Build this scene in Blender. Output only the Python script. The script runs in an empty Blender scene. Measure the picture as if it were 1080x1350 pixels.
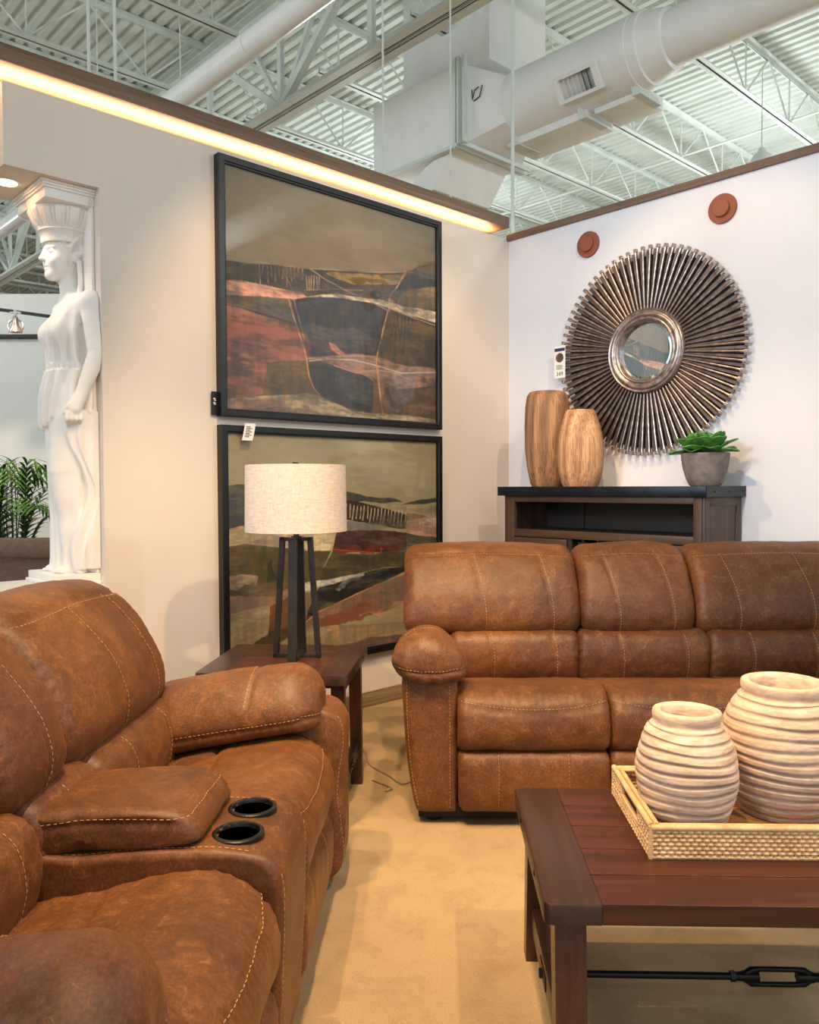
import bpy, bmesh, math, random
import numpy as np
from mathutils import Vector, Matrix, Quaternion
from mathutils.bvhtree import BVHTree
from mathutils.kdtree import KDTree

SC = bpy.context.scene
COL = SC.collection
rnd = random.Random(7)
PI = math.pi

# ------------------------------------------------------------------ helpers
def lin(c):
    return tuple(((v / 255.) / 12.92 if v / 255. <= .04045 else ((v / 255. + .055) / 1.055) ** 2.4) for v in c)

def _hash(ix, iy, iz, seed):
    n = (ix * 374761393 + iy * 668265263 + iz * 2147483647 + seed * 1274126177) & 0xFFFFFFFF
    n = ((n ^ (n >> 13)) * 1274126177) & 0xFFFFFFFF
    n = (n ^ (n >> 16)) & 0xFFFFFFFF
    return n.astype(np.float64) / 4294967295.0 * 2 - 1

def vnoise(P, seed=0):
    P = np.asarray(P, float)
    i = np.floor(P).astype(np.int64); f = P - i; f = f * f * (3 - 2 * f)
    r = 0
    for dx in (0, 1):
        wx = f[..., 0] if dx else 1 - f[..., 0]
        for dy in (0, 1):
            wy = f[..., 1] if dy else 1 - f[..., 1]
            for dz in (0, 1):
                wz = f[..., 2] if dz else 1 - f[..., 2]
                r = r + wx * wy * wz * _hash(i[..., 0] + dx, i[..., 1] + dy, i[..., 2] + dz, seed)
    return r

def fbm(P, seed=0, o=3):
    P = np.asarray(P, float); r = 0; a = 1.
    for k in range(o):
        r = r + a * vnoise(P * 2 ** k, seed + k * 17); a *= .5
    return r

class MB:
    """collects shapes for ONE mesh object"""
    def __init__(s): s.V = []; s.F = []; s.M = []; s.n = 0
    def add(s, V, F, m=0):
        V = np.asarray(V, float).reshape(-1, 3); k = s.n
        s.V.append(V); s.F += [tuple(i + k for i in f) for f in F]
        s.M += ([m] * len(F) if isinstance(m, int) else list(m)); s.n += len(V)
        return s
    def box(s, c, size, bev=0, seg=2, mat=None, m=0):
        bm = bmesh.new(); bmesh.ops.create_cube(bm, size=1)
        for v in bm.verts: v.co = Vector((v.co.x * size[0], v.co.y * size[1], v.co.z * size[2]))
        if bev: bmesh.ops.bevel(bm, geom=bm.edges[:], offset=bev, segments=seg, profile=.5, affect='EDGES')
        return s._bm(bm, c, mat, m)
    def span(s, a, b, bev=0, m=0, seg=2):
        a = np.array(a, float); b = np.array(b, float)
        return s.box((a + b) / 2, np.abs(b - a), bev, seg, None, m)
    def _bm(s, bm, c, mat, m):
        T = Matrix.Translation(Vector(c)) @ (mat.to_4x4() if mat else Matrix.Identity(4))
        bm.verts.index_update()
        V = [tuple(T @ v.co) for v in bm.verts]; F = [[v.index for v in f.verts] for f in bm.faces]
        bm.free(); return s.add(V, F, m)
    def bar(s, p, q, w, h, up=(0, 0, 1), bev=0, m=0):
        p = Vector(p); q = Vector(q); d = q - p; L = d.length; d.normalize()
        u = Vector(up)
        if abs(u.dot(d)) > .99: u = Vector((0, 1, 0))
        x = u.cross(d).normalized(); y = d.cross(x)
        R = Matrix((x, y, d)).transposed()
        return s.box((p + q) / 2, (w, h, L), bev, 1, R, m)
    def hexa(s, P, m=0):   # 8 corners: bottom 4 ccw, top 4 ccw
        return s.add(P, [(3, 2, 1, 0), (4, 5, 6, 7), (0, 1, 5, 4), (1, 2, 6, 5), (2, 3, 7, 6), (3, 0, 4, 7)], m)
    def prism(s, pts, a, b, axis=1, m=0):
        n = len(pts); V = []
        for t in (a, b):
            for (u, v) in pts: V.append({0: (t, u, v), 1: (u, t, v), 2: (u, v, t)}[axis])
        F = [tuple(range(n)), tuple(range(2 * n - 1, n - 1, -1))]
        F += [(i, i + n, (i + 1) % n + n, (i + 1) % n) for i in range(n)]
        return s.add(V, F, m)
    def tube(s, path, r, n=8, m=0, cap=True, closed=False):
        P = [Vector(p) for p in path]; N = len(P)
        rs = r if hasattr(r, '__len__') else [r] * N
        V = []; prev = None
        for i in range(N):
            if closed: t = P[(i + 1) % N] - P[i - 1]
            else: t = P[min(i + 1, N - 1)] - P[max(i - 1, 0)]
            t.normalize()
            if prev is None:
                a = Vector((0, 0, 1)) if abs(t.z) < .9 else Vector((1, 0, 0))
                x = a.cross(t).normalized()
            else:
                x = (prev - t * prev.dot(t)).normalized()
            prev = x; y = t.cross(x)
            for k in range(n):
                an = 2 * PI * k / n; V.append(P[i] + (x * math.cos(an) + y * math.sin(an)) * rs[i])
        F = []
        for i in range(N if closed else N - 1):
            j = (i + 1) % N
            for k in range(n):
                F.append((i * n + k, i * n + (k + 1) % n, j * n + (k + 1) % n, j * n + k))
        if cap and not closed:
            F.append(tuple(range(n - 1, -1, -1))); F.append(tuple((N - 1) * n + k for k in range(n)))
        return s.add([tuple(v) for v in V], F, m)
    def lathe(s, prof, n=48, c=(0, 0, 0), m=0, axis=2, rfun=None):
        V = []; F = []; c = np.array(c, float); N = len(prof)
        for (r, z) in prof:
            for k in range(n):
                a = 2 * PI * k / n; rr = r if rfun is None else rfun(r, z, a)
                p = (rr * math.cos(a), rr * math.sin(a), z)
                if axis == 1: p = (p[0], -z, p[1])
                if axis == 0: p = (z, p[0], p[1])
                V.append(c + np.array(p))
        for i in range(N - 1):
            for k in range(n):
                F.append((i * n + k, i * n + (k + 1) % n, (i + 1) * n + (k + 1) % n, (i + 1) * n + k))
        if prof[0][0] > 1e-6: F.append(tuple(range(n - 1, -1, -1)))
        if prof[-1][0] > 1e-6: F.append(tuple((N - 1) * n + k for k in range(n)))
        return s.add(V, F, m)
    def grid(s, fn, nu, nv, m=0, closeu=False):
        V = [fn(i / (nu - (0 if closeu else 1)), j / (nv - 1)) for i in range(nu) for j in range(nv)]
        F = []
        for i in range(nu if closeu else nu - 1):
            i2 = (i + 1) % nu
            for j in range(nv - 1): F.append((i * nv + j, i2 * nv + j, i2 * nv + j + 1, i * nv + j + 1))
        return s.add(V, F, m)
    def arr(s): return np.concatenate(s.V) if s.V else np.zeros((0, 3))
    def build(s, name, mats, parent=None, sharp=38, flat=False):
        me = bpy.data.meshes.new(name)
        me.from_pydata(s.arr().tolist(), [], s.F); 
        if not isinstance(mats, (list, tuple)): mats = [mats]
        for mm in mats: me.materials.append(mm)
        if len(mats) > 1: me.polygons.foreach_set('material_index', s.M)
        fix_normals(me)
        if not flat:
            me.polygons.foreach_set('use_smooth', [True] * len(me.polygons))
            me.set_sharp_from_angle(angle=math.radians(sharp))
        me.update()
        o = bpy.data.objects.new(name, me); COL.objects.link(o)
        if parent is not None: o.parent = parent
        return o

def fix_normals(me):
    bm = bmesh.new(); bm.from_mesh(me)
    bmesh.ops.recalc_face_normals(bm, faces=bm.faces[:]); bm.to_mesh(me); bm.free()

def tag(o, label=None, cat=None, group=None, kind=None):
    if label: o['label'] = label
    if cat: o['category'] = cat
    if group: o['group'] = group
    if kind: o['kind'] = kind
    return o

def thing(name, label, cat, loc=(0, 0, 0), rz=0., group=None):
    o = bpy.data.objects.new(name, None); COL.objects.link(o)
    o.empty_display_size = .1
    o.location = loc; o.rotation_euler = (0, 0, rz)
    return tag(o, label, cat, group)

def place(o, loc, rz=0.):
    o.location = loc; o.rotation_euler = (0, 0, rz); return o

def copy_tree(o, parent=None):
    c = o.copy(); COL.objects.link(c)
    if parent is not None: c.parent = parent
    for ch in [x for x in SC.objects if x.parent == o]: copy_tree(ch, c)
    return c

# the two walls of the corner: a point of the left wall frame is C + x*L, right wall frame C + x*N; y points into the wall
PHI = .8186
LV = np.array([math.sin(PHI), math.cos(PHI), 0]); NV = np.array([math.cos(PHI), -math.sin(PHI), 0])
CORNER = np.array([.6901, 5.6166, 0.])
RZL = PI / 2 - PHI; RZR = -PHI
def PL(u, off, z): return tuple(CORNER - u * LV + off * NV + np.array([0, 0, z]))      # left wall
def PR(s, off, z): return tuple(CORNER + s * NV - off * LV + np.array([0, 0, z]))      # right wall

# ------------------------------------------------------------------ materials
class NT:
    def __init__(s, name):
        s.m = bpy.data.materials.new(name); s.m.use_nodes = True
        s.t = s.m.node_tree; s.b = s.t.nodes['Principled BSDF']
    def n(s, typ, **kw):
        nd = s.t.nodes.new(typ)
        for k, v in kw.items():
            if k in nd.inputs: nd.inputs[k].default_value = v
            else: setattr(nd, k, v)
        return nd
    def l(s, a, ao, b, bi): s.t.links.new(a.outputs[ao], b.inputs[bi])
    def set(s, **kw):
        for k, v in kw.items(): s.b.inputs[k.replace('_', ' ')].default_value = v
    def coord(s, scale=(1, 1, 1), gen='Object', rot=(0, 0, 0), island=False):
        tc = s.n('ShaderNodeTexCoord'); mp = s.n('ShaderNodeMapping')
        mp.inputs['Scale'].default_value = scale; mp.inputs['Rotation'].default_value = rot
        s.l(tc, gen, mp, 'Vector')
        if island:
            g = s.n('ShaderNodeNewGeometry'); mu = s.n('ShaderNodeMath', operation='MULTIPLY'); mu.inputs[1].default_value = 37.
            s.l(g, 'Random Per Island', mu, 0)
            cb = s.n('ShaderNodeCombineXYZ')
            for k in 'XYZ': s.t.links.new(mu.outputs[0], cb.inputs[k])
            s.t.links.new(cb.outputs[0], mp.inputs['Location'])
            s.isl = g
        return mp
    def noise(s, vec, scale, detail=4, rough=.55, dist=0.):
        nd = s.n('ShaderNodeTexNoise'); nd.inputs['Scale'].default_value = scale
        nd.inputs['Detail'].default_value = detail; nd.inputs['Roughness'].default_value = rough
        nd.inputs['Distortion'].default_value = dist
        s.l(vec, 0, nd, 'Vector'); return nd
    def ramp(s, src, so, stops):
        r = s.n('ShaderNodeValToRGB'); e = r.color_ramp.elements
        while len(e) < len(stops): e.new(.5)
        for i, (p, c) in enumerate(stops):
            e[i].position = p; e[i].color = (*lin(c), 1)
        s.l(src, so, r, 'Fac'); return r
    def mix(s, a, b, fac, mode='MIX'):
        mx = s.n('ShaderNodeMix', data_type='RGBA', blend_type=mode)
        for key, v in ((0, fac), (6, a), (7, b)):
            if isinstance(v, tuple) and len(v) == 2 and not isinstance(v[0], (int, float)): s.t.links.new(v[0].outputs[v[1]], mx.inputs[key])
            elif key == 0: mx.inputs[0].default_value = v
            else: mx.inputs[key].default_value = (*lin(v), 1)
        return mx
    def bump(s, src, so, strength, dist=.01):
        b = s.n('ShaderNodeBump'); b.inputs['Strength'].default_value = strength; b.inputs['Distance'].default_value = dist
        s.l(src, so, b, 'Height'); s.l(b, 0, s.b, 'Normal'); return b

def flat_mat(name, c, rough=.6, metal=0., var=0., scale=8., bump=0., bscale=60., spec=.5):
    t = NT(name); t.set(Roughness=rough, Metallic=metal); t.b.inputs['Specular IOR Level'].default_value = spec
    if var:
        mp = t.coord(); nz = t.noise(mp, scale, 5)
        lo = tuple(max(0, v * (1 - var)) for v in c); hi = tuple(min(255, v * (1 + var)) for v in c)
        r = t.ramp(nz, 0, [(.3, lo), (.7, hi)]); t.l(r, 0, t.b, 'Base Color')
    else: t.b.inputs['Base Color'].default_value = (*lin(c), 1)
    if bump:
        mp = t.coord(); nz = t.noise(mp, bscale, 3); t.bump(nz, 0, bump, .004)
    return t.m

def wood_mat(name, dark, mid, light, axis=0, rough=.4, grain=1., coat=0., bump=.15, streak=.0):
    t = NT(name); sc = [14 * grain] * 3; sc[axis] = .9 * grain
    mp = t.coord(tuple(sc), island=True)
    n1 = t.noise(mp, 1.6, 6, .6, .6); r1 = t.ramp(n1, 0, [(.25, dark), (.5, mid), (.78, light)])
    sc2 = [90 * grain] * 3; sc2[axis] = 2.5 * grain
    mp2 = t.coord(tuple(sc2), island=True); n2 = t.noise(mp2, 1.5, 3, .6)
    r2 = t.ramp(n2, 0, [(.3, (150, 150, 150)), (.6, (255, 255, 255))])
    m1 = t.mix((r1, 0), (r2, 0), .55, 'MULTIPLY')
    rr = t.ramp(t.isl, 'Random Per Island', [(0, (205, 205, 205)), (1, (255, 255, 255))])
    m2 = t.mix((m1, 2), (rr, 0), .8, 'MULTIPLY')
    t.l(m2, 2, t.b, 'Base Color'); t.set(Roughness=rough); t.b.inputs['Coat Weight'].default_value = coat
    t.b.inputs['Coat Roughness'].default_value = .25
    if bump: t.bump(n2, 0, bump, .002)
    return t.m
M = {}
def leather():
    t = NT('brown_leather'); mp = t.coord()
    n1 = t.noise(mp, 2.6, 3, .55, .4); n2 = t.noise(mp, 20, 7, .78, .8); n3 = t.noise(mp, 150, 4, .7)
    a = t.ramp(n1, 0, [(.3, (100, 63, 36)), (.5, (126, 80, 45)), (.72, (152, 100, 57))])
    b = t.ramp(n2, 0, [(.3, (150, 140, 132)), (.55, (220, 216, 210)), (.75, (255, 255, 255))])
    m = t.mix((a, 0), (b, 0), .75, 'MULTIPLY')
    c = t.ramp(n3, 0, [(.35, (170, 170, 170)), (.65, (255, 255, 255))])
    m2 = t.mix((m, 2), (c, 0), .75, 'MULTIPLY')
    # creased, rubbed streaks
    v = t.n('ShaderNodeTexVoronoi', feature='DISTANCE_TO_EDGE'); v.inputs['Scale'].default_value = 30
    mpd = t.noise(mp, 9, 3); ad = t.n('ShaderNodeMix', data_type='VECTOR'); ad.inputs[0].default_value = .12
    t.t.links.new(mp.outputs[0], ad.inputs[4]); t.t.links.new(mpd.outputs['Color'], ad.inputs[5]); t.t.links.new(ad.outputs[1], v.inputs['Vector'])
    cr = t.ramp(v, 'Distance', [(0, (255, 255, 255)), (.06, (0, 0, 0))])
    msk = t.ramp(n2, 0, [(.5, (0, 0, 0)), (.7, (170, 170, 170))])
    mm = t.mix((cr, 0), (msk, 0), 1., 'MULTIPLY')
    m3 = t.mix((m2, 2), (188, 132, 80), (mm, 2))
    t.l(m3, 2, t.b, 'Base Color')
    rr = t.n('ShaderNodeMapRange'); rr.inputs['To Min'].default_value = .38; rr.inputs['To Max'].default_value = .58
    t.l(n2, 0, rr, 0); t.l(rr, 0, t.b, 'Roughness')
    ad2 = t.n('ShaderNodeMath', operation='ADD'); mu = t.n('ShaderNodeMath', operation='MULTIPLY'); mu.inputs[1].default_value = .35
    t.l(n3, 0, mu, 0); t.l(mu, 0, ad2, 0); t.l(n2, 0, ad2, 1)
    t.bump(ad2, 0, .32, .004)
    t.b.inputs['Specular IOR Level'].default_value = .42
    t.b.inputs['Sheen Weight'].default_value = .12; t.b.inputs['Sheen Tint'].default_value = (*lin((220, 150, 95)), 1)
    return t.m
M['leather'] = leather()
M['thread'] = flat_mat('tan_thread', (188, 146, 98), .7)
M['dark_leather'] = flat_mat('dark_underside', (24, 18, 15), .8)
M['black_plastic'] = flat_mat('black_plastic', (16, 15, 15), .35)
M['black_well'] = flat_mat('black_well', (6, 6, 6), .5)

def carpet():
    t = NT('beige_carpet'); mp = t.coord()
    n1 = t.noise(mp, 1.1, 3, .6); n2 = t.noise(mp, 7, 5, .7, .5); n3 = t.noise(mp, 260, 3, .8)
    a = t.ramp(n1, 0, [(.3, (186, 161, 124)), (.7, (198, 174, 138))])
    b = t.ramp(n2, 0, [(.3, (200, 190, 175)), (.5, (246, 244, 242)), (.7, (255, 255, 255))])
    m = t.mix((a, 0), (b, 0), .45, 'MULTIPLY')
    c = t.ramp(n3, 0, [(.3, (165, 160, 155)), (.65, (255, 255, 255))])
    m2 = t.mix((m, 2), (c, 0), .6, 'MULTIPLY'); t.l(m2, 2, t.b, 'Base Color')
    t.set(Roughness=.95); t.b.inputs['Specular IOR Level'].default_value = .1
    t.bump(n3, 0, .6, .004); return t.m
M['carpet'] = carpet()
M['wall'] = flat_mat('painted_wall', (226, 215, 204), .75, var=.012, scale=3, bump=.05, bscale=250)
M['wall_r'] = flat_mat('painted_wall_white', (228, 228, 234), .75, var=.01, scale=3, bump=.05, bscale=250)
M['white'] = flat_mat('white_paint', (226, 226, 222), .6)
M['steel'] = flat_mat('white_painted_steel', (214, 220, 216), .5, var=.03, scale=5)
M['deck'] = flat_mat('white_painted_deck', (208, 214, 209), .55, var=.03, scale=1.2)
M['duct'] = flat_mat('white_painted_duct', (234, 233, 232), .6, var=.02, scale=2.5)
M['pipe'] = flat_mat('glossy_white_pipe', (236, 236, 238), .2, var=.02, scale=2)
M['duct_dark'] = flat_mat('dark_grey_metal', (70, 70, 72), .6)  # colours the track rail, and paints the shade inside the duct grille
M['ink'] = flat_mat('marker_ink', (50, 50, 52), .7)
M['cornice'] = wood_mat('walnut_board', (112, 84, 62), (142, 110, 85), (166, 132, 104), 0, .5, .5)
M['trim_wood'] = wood_mat('wood_cap', (112, 84, 66), (134, 104, 84), (150, 122, 100), 0, .5, .5)
M['base_wood'] = wood_mat('tan_baseboard', (150, 128, 96), (170, 146, 110), (186, 162, 126), 0, .5, .5)
M['plaster'] = flat_mat('white_plaster', (242, 238, 234), .55, var=.02, scale=10, bump=.08, bscale=90)
M['frame'] = flat_mat('black_frame', (15, 14, 14), .36, var=.15, scale=20)
M['tag'] = flat_mat('white_card', (238, 236, 232), .6)
M['tag_print'] = flat_mat('grey_print', (90, 84, 80), .7)
M['navy'] = flat_mat('navy_print', (38, 48, 82), .6)
M['black_tag'] = flat_mat('black_card', (14, 12, 12), .5)
M['cab_wood'] = wood_mat('cabinet_wood_upright', (62, 42, 30), (88, 62, 46), (110, 80, 58), 2, .45, .8)
M['cab_wood_x'] = wood_mat('cabinet_wood', (62, 42, 30), (90, 64, 47), (112, 82, 60), 0, .45, .8)
M['cab_in'] = wood_mat('cabinet_inside', (40, 34, 30), (56, 48, 42), (66, 58, 50), 0, .5, .8)
M['band'] = flat_mat('blued_metal_band', (40, 44, 52), .34, .75, var=.2, scale=6)
M['rivet'] = flat_mat('black_rivet', (10, 10, 12), .4, .3)
M['tbl'] = wood_mat('dark_red_brown_wood', (52, 25, 13), (76, 38, 20), (98, 52, 28), 0, .36, .7, .1)
M['tbl_y'] = wood_mat('dark_breadboard_wood', (44, 27, 20), (58, 36, 27), (72, 46, 35), 1, .36, .7, .1)
M['tbl_z'] = wood_mat('dark_leg_wood', (54, 28, 16), (76, 40, 24), (96, 54, 32), 2, .36, .7, .2)
M['iron'] = flat_mat('black_iron', (20, 19, 19), .4, .6)
M['lamp_metal'] = flat_mat('dark_bronze', (54, 49, 46), .4, .5, var=.12, scale=12)

def linen():
    t = NT('oatmeal_linen')
    mp = t.coord((30, 30, 420), gen='Object'); n1 = t.noise(mp, 1, 3, .7)
    mp2 = t.coord((260, 260, 40)); n2 = t.noise(mp2, 1, 3, .7)
    a = t.ramp(n1, 0, [(.3, (186, 172, 160)), (.6, (212, 202, 194))])
    b = t.ramp(n2, 0, [(.3, (228, 220, 214)), (.6, (255, 255, 255))])
    m = t.mix((a, 0), (b, 0), .7, 'MULTIPLY'); t.l(m, 2, t.b, 'Base Color'); t.set(Roughness=.9)
    t.b.inputs['Specular IOR Level'].default_value = .1; t.bump(n1, 0, .3, .002); return t.m
M['linen'] = linen()

def turned(name, c0, c1, c2, c3):
    t = NT(name); mp = t.coord((5, 5, 22)); n1 = t.noise(mp, 1.6, 6, .65, 1.6)
    mp2 = t.coord((40, 40, 160)); n2 = t.noise(mp2, 1, 3, .6)
    a = t.ramp(n1, 0, [(.22, c0), (.42, c1), (.6, c2), (.8, c3)])
    b = t.ramp(n2, 0, [(.3, (205, 198, 190)), (.6, (255, 255, 255))])
    m = t.mix((a, 0), (b, 0), .6, 'MULTIPLY')
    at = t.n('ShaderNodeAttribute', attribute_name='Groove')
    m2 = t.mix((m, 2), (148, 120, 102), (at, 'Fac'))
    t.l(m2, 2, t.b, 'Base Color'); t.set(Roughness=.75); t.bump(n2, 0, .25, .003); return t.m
M['turned'] = turned('whitewashed_turned_wood', (182, 150, 126), (206, 178, 156), (222, 198, 178), (236, 218, 202))
def log_wood(name, c0, c1, c2, c3):
    t = NT(name); mp = t.coord((7, 7, 1.1)); n0 = t.noise(mp, 1.2, 3, .5, 1.4)
    w = t.n('ShaderNodeTexWave', wave_type='BANDS'); w.inputs['Scale'].default_value = 1.2; w.inputs['Distortion'].default_value = 7; w.inputs['Detail'].default_value = 3
    w.bands_direction = 'X'; mpw = t.coord((3.2, 3.2, .9)); t.l(mpw, 0, w, 'Vector')
    a = t.ramp(w, 0, [(0, c0), (.4, c1), (.75, c2), (1, c3)])
    mp2 = t.coord((130, 130, 3)); n2 = t.noise(mp2, 1, 3, .6)
    b = t.ramp(n2, 0, [(.38, (140, 116, 94)), (.56, (255, 255, 255))])
    m = t.mix((a, 0), (b, 0), .6, 'MULTIPLY')
    c = t.ramp(n0, 0, [(.3, (200, 190, 180)), (.6, (255, 255, 255))])
    m2 = t.mix((m, 2), (c, 0), .6, 'MULTIPLY')
    t.l(m2, 2, t.b, 'Base Color'); t.set(Roughness=.6); t.bump(n2, 0, .25, .003); return t.m
M['log_dark'] = log_wood('brown_solid_wood', (134, 98, 68), (150, 112, 80), (164, 124, 90), (178, 138, 102))
M['log_light'] = log_wood('honey_solid_wood', (176, 132, 96), (190, 146, 110), (202, 158, 120), (214, 172, 134))
M['log_in'] = flat_mat('hollow_dark', (60, 40, 28), .8)

def rattan():
    t = NT('pale_rattan'); mp = t.coord(); n1 = t.noise(mp, 30, 4, .6); n2 = t.noise(mp, 300, 3, .6)
    a = t.ramp(n1, 0, [(.25, (190, 152, 108)), (.5, (212, 178, 134)), (.75, (228, 198, 158))])
    b = t.ramp(n2, 0, [(.3, (200, 190, 176)), (.6, (255, 255, 255))])
    m = t.mix((a, 0), (b, 0), .6, 'MULTIPLY'); t.l(m, 2, t.b, 'Base Color'); t.set(Roughness=.55); return t.m
M['rattan'] = rattan()
M['rattan_dark'] = flat_mat('rattan_backing', (150, 106, 58), .7)
M['silver'] = flat_mat('antique_silver_metal', (160, 147, 142), .36, .88, var=.25, scale=30)
M['silver_dark'] = flat_mat('dark_pewter_metal', (112, 97, 90), .45, .8, var=.25, scale=20)
M['mirror'] = flat_mat('mirror_glass', (235, 240, 240), .015, 1.)
M['bevel'] = flat_mat('mirror_bevel', (214, 228, 240), .06, 1.)
M['terracotta'] = flat_mat('terracotta_paint', (148, 82, 58), .7, var=.06, scale=12)
M['concrete'] = flat_mat('grey_concrete', (124, 114, 108), .85, var=.14, scale=22, bump=.3, bscale=60)
M['soil'] = flat_mat('dark_soil', (40, 30, 24), .95, bump=.6, bscale=80)
def leaf(name, c0, c1, c2, rough=.42):
    t = NT(name); mp = t.coord(); n = t.noise(mp, 34, 3, .5)
    a = t.ramp(n, 0, [(.3, c0), (.5, c1), (.72, c2)]); t.l(a, 0, t.b, 'Base Color'); t.set(Roughness=rough)
    return t.m
M['succulent'] = leaf('succulent_leaf', (52, 100, 44), (82, 142, 60), (122, 172, 84))
M['palm'] = leaf('palm_leaf', (40, 84, 26), (70, 118, 36), (110, 150, 56), .5)
M['stem'] = flat_mat('palm_stem', (86, 96, 44), .6, var=.2)
M['brown_fabric'] = flat_mat('taupe_fabric', (112, 88, 74), .8, var=.08, scale=30, bump=.2, bscale=300)
M['brown_fabric_top'] = flat_mat('tan_piping', (150, 118, 92), .8)
M['cord'] = flat_mat('clear_cord', (150, 132, 108), .4)
def led():
    t = NT('led_tape'); t.b.inputs['Emission Color'].default_value = (1, .62, .3, 1); t.b.inputs['Emission Strength'].default_value = 20; return t.m
M['led'] = led()
def glow(name, c, s):
    t = NT(name); t.b.inputs['Base Color'].default_value = (*lin(c), 1); t.b.inputs['Emission Color'].default_value = (*lin(c), 1)
    t.b.inputs['Emission Strength'].default_value = s; return t.m
M['lens'] = glow('lit_lens', (255, 236, 206), 6)
def canvas_mat():
    t = NT('painted_canvas'); at = t.n('ShaderNodeAttribute', attribute_name='Paint'); mp = t.coord((160, 1, 160))
    n = t.noise(mp, 1, 3, .6); r = t.ramp(n, 0, [(.3, (232, 230, 226)), (.65, (255, 255, 255))])
    m = t.mix((at, 'Color'), (r, 0), .6, 'MULTIPLY'); t.l(m, 2, t.b, 'Base Color'); t.set(Roughness=.6)
    t.b.inputs['Coat Weight'].default_value = .9; t.b.inputs['Coat Roughness'].default_value = .02; t.b.inputs['Coat IOR'].default_value = 1.45
    return t.m
M['canvas'] = canvas_mat()
# ------------------------------------------------------------------ upholstery
def catmull(ctrl, m):
    P = np.array(ctrl, float); n = len(P); out = []
    # closed Catmull-Rom, then resampled evenly
    for i in range(n):
        p0, p1, p2, p3 = P[i - 1], P[i], P[(i + 1) % n], P[(i + 2) % n]
        for t in np.linspace(0, 1, 24, endpoint=False):
            out.append(.5 * ((2 * p1) + (p2 - p0) * t + (2 * p0 - 5 * p1 + 4 * p2 - p3) * t * t + (3 * p1 - p0 - 3 * p2 + p3) * t ** 3))
    out = np.array(out); d = np.linalg.norm(np.roll(out, -1, 0) - out, axis=1); s = np.concatenate([[0], np.cumsum(d)])
    q = np.linspace(0, s[-1], m, endpoint=False); oc = np.vstack([out, out[:1]])
    return np.stack([np.interp(q, s, oc[:, k]) for k in range(oc.shape[1])], 1)

def loft(ctrl, a0, a1, nseg=60, m=96, rend=.05, axis=0, nend=9, pfun=None, ncap=7, rend1=None, dome=None, cz=None):
    """closed profile swept along an axis (0: profile is (y,z); 1: profile is (x,z); 2: profile (x,y)) with pillowy rounded ends"""
    base = catmull(ctrl, m); rend1 = rend if rend1 is None else rend1
    st = []
    for k in range(nend): th = PI / 2 * k / nend; st.append((a0 + rend * (1 - math.cos(th)), rend * (1 - math.sin(th))))
    for t in np.linspace(0, 1, nseg): st.append((a0 + rend + (a1 - a0 - rend - rend1) * t, 0))
    for k in range(nend - 1, -1, -1): th = PI / 2 * k / nend; st.append((a1 - rend1 * (1 - math.cos(th)), rend1 * (1 - math.sin(th))))
    rings = []
    for (a, ins) in st:
        p = base if pfun is None else pfun(base.copy(), (a - a0) / (a1 - a0))
        c = (p.max(0) + p.min(0)) / 2; d = p - c; r = np.linalg.norm(d, axis=1, keepdims=True)
        if dome:
            c = c.copy(); c[1] = c[1] if cz is None else cz + p[:, 1].mean() - base[:, 1].mean()
            d = p - c
            q = 1 - (ins / (rend if a < (a0 + a1) / 2 else rend1)); rings.append((a, c + d * max(.10, q ** dome)))
        else: rings.append((a, c + d * np.maximum(.06, 1 - ins / r)))
    def cap(a, p, sgn):
        c = p.mean(0) if dome else (p.max(0) + p.min(0)) / 2
        return [(a + sgn * .002 * (1 - f), c + (p - c) * f) for f in np.linspace(.86, .06, ncap)]
    rings = cap(rings[0][0], rings[0][1], -1)[::-1] + rings + cap(rings[-1][0], rings[-1][1], 1)
    V = []
    for a, p in rings:
        A = np.full(len(p), a)
        V.append(np.stack({0: (A, p[:, 0], p[:, 1]), 1: (p[:, 0], A, p[:, 1]), 2: (p[:, 0], p[:, 1], A)}[axis], 1))
    N = len(rings); F = []
    for i in range(N - 1):
        for k in range(m): F.append((i * m + k, i * m + (k + 1) % m, (i + 1) * m + (k + 1) % m, (i + 1) * m + k))
    F.append(tuple(range(m))); F.append(tuple((N - 1) * m + k for k in range(m - 1, -1, -1)))
    return np.concatenate(V), F

def densify(pts, step):
    P = [np.array(p, float) for p in pts]
    if len(P) > 2:   # smooth open curve
        Q = [2 * P[0] - P[1]] + P + [2 * P[-1] - P[-2]]; out = []
        for i in range(1, len(Q) - 2):
            p0, p1, p2, p3 = Q[i - 1:i + 3]
            for t in np.linspace(0, 1, 30, endpoint=False):
                out.append(.5 * ((2 * p1) + (p2 - p0) * t + (2 * p0 - 5 * p1 + 4 * p2 - p3) * t * t + (3 * p1 - p0 - 3 * p2 + p3) * t ** 3))
        P = out + [P[-1]]
    P = np.array(P); d = np.linalg.norm(np.diff(P, axis=0), axis=1); s = np.concatenate([[0], np.cumsum(d)])
    q = np.arange(0, s[-1], step); return np.stack([np.interp(q, s, P[:, k]) for k in range(3)], 1)

def raypath(bvh, pts, d, step):
    d = Vector(d).normalized(); out = []
    for p in densify(pts, step):
        h = bvh.ray_cast(Vector(p) - d * 2, d)
        if h[0] is not None: out.append((np.array(h[0]), np.array(h[1])))
    return out

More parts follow.
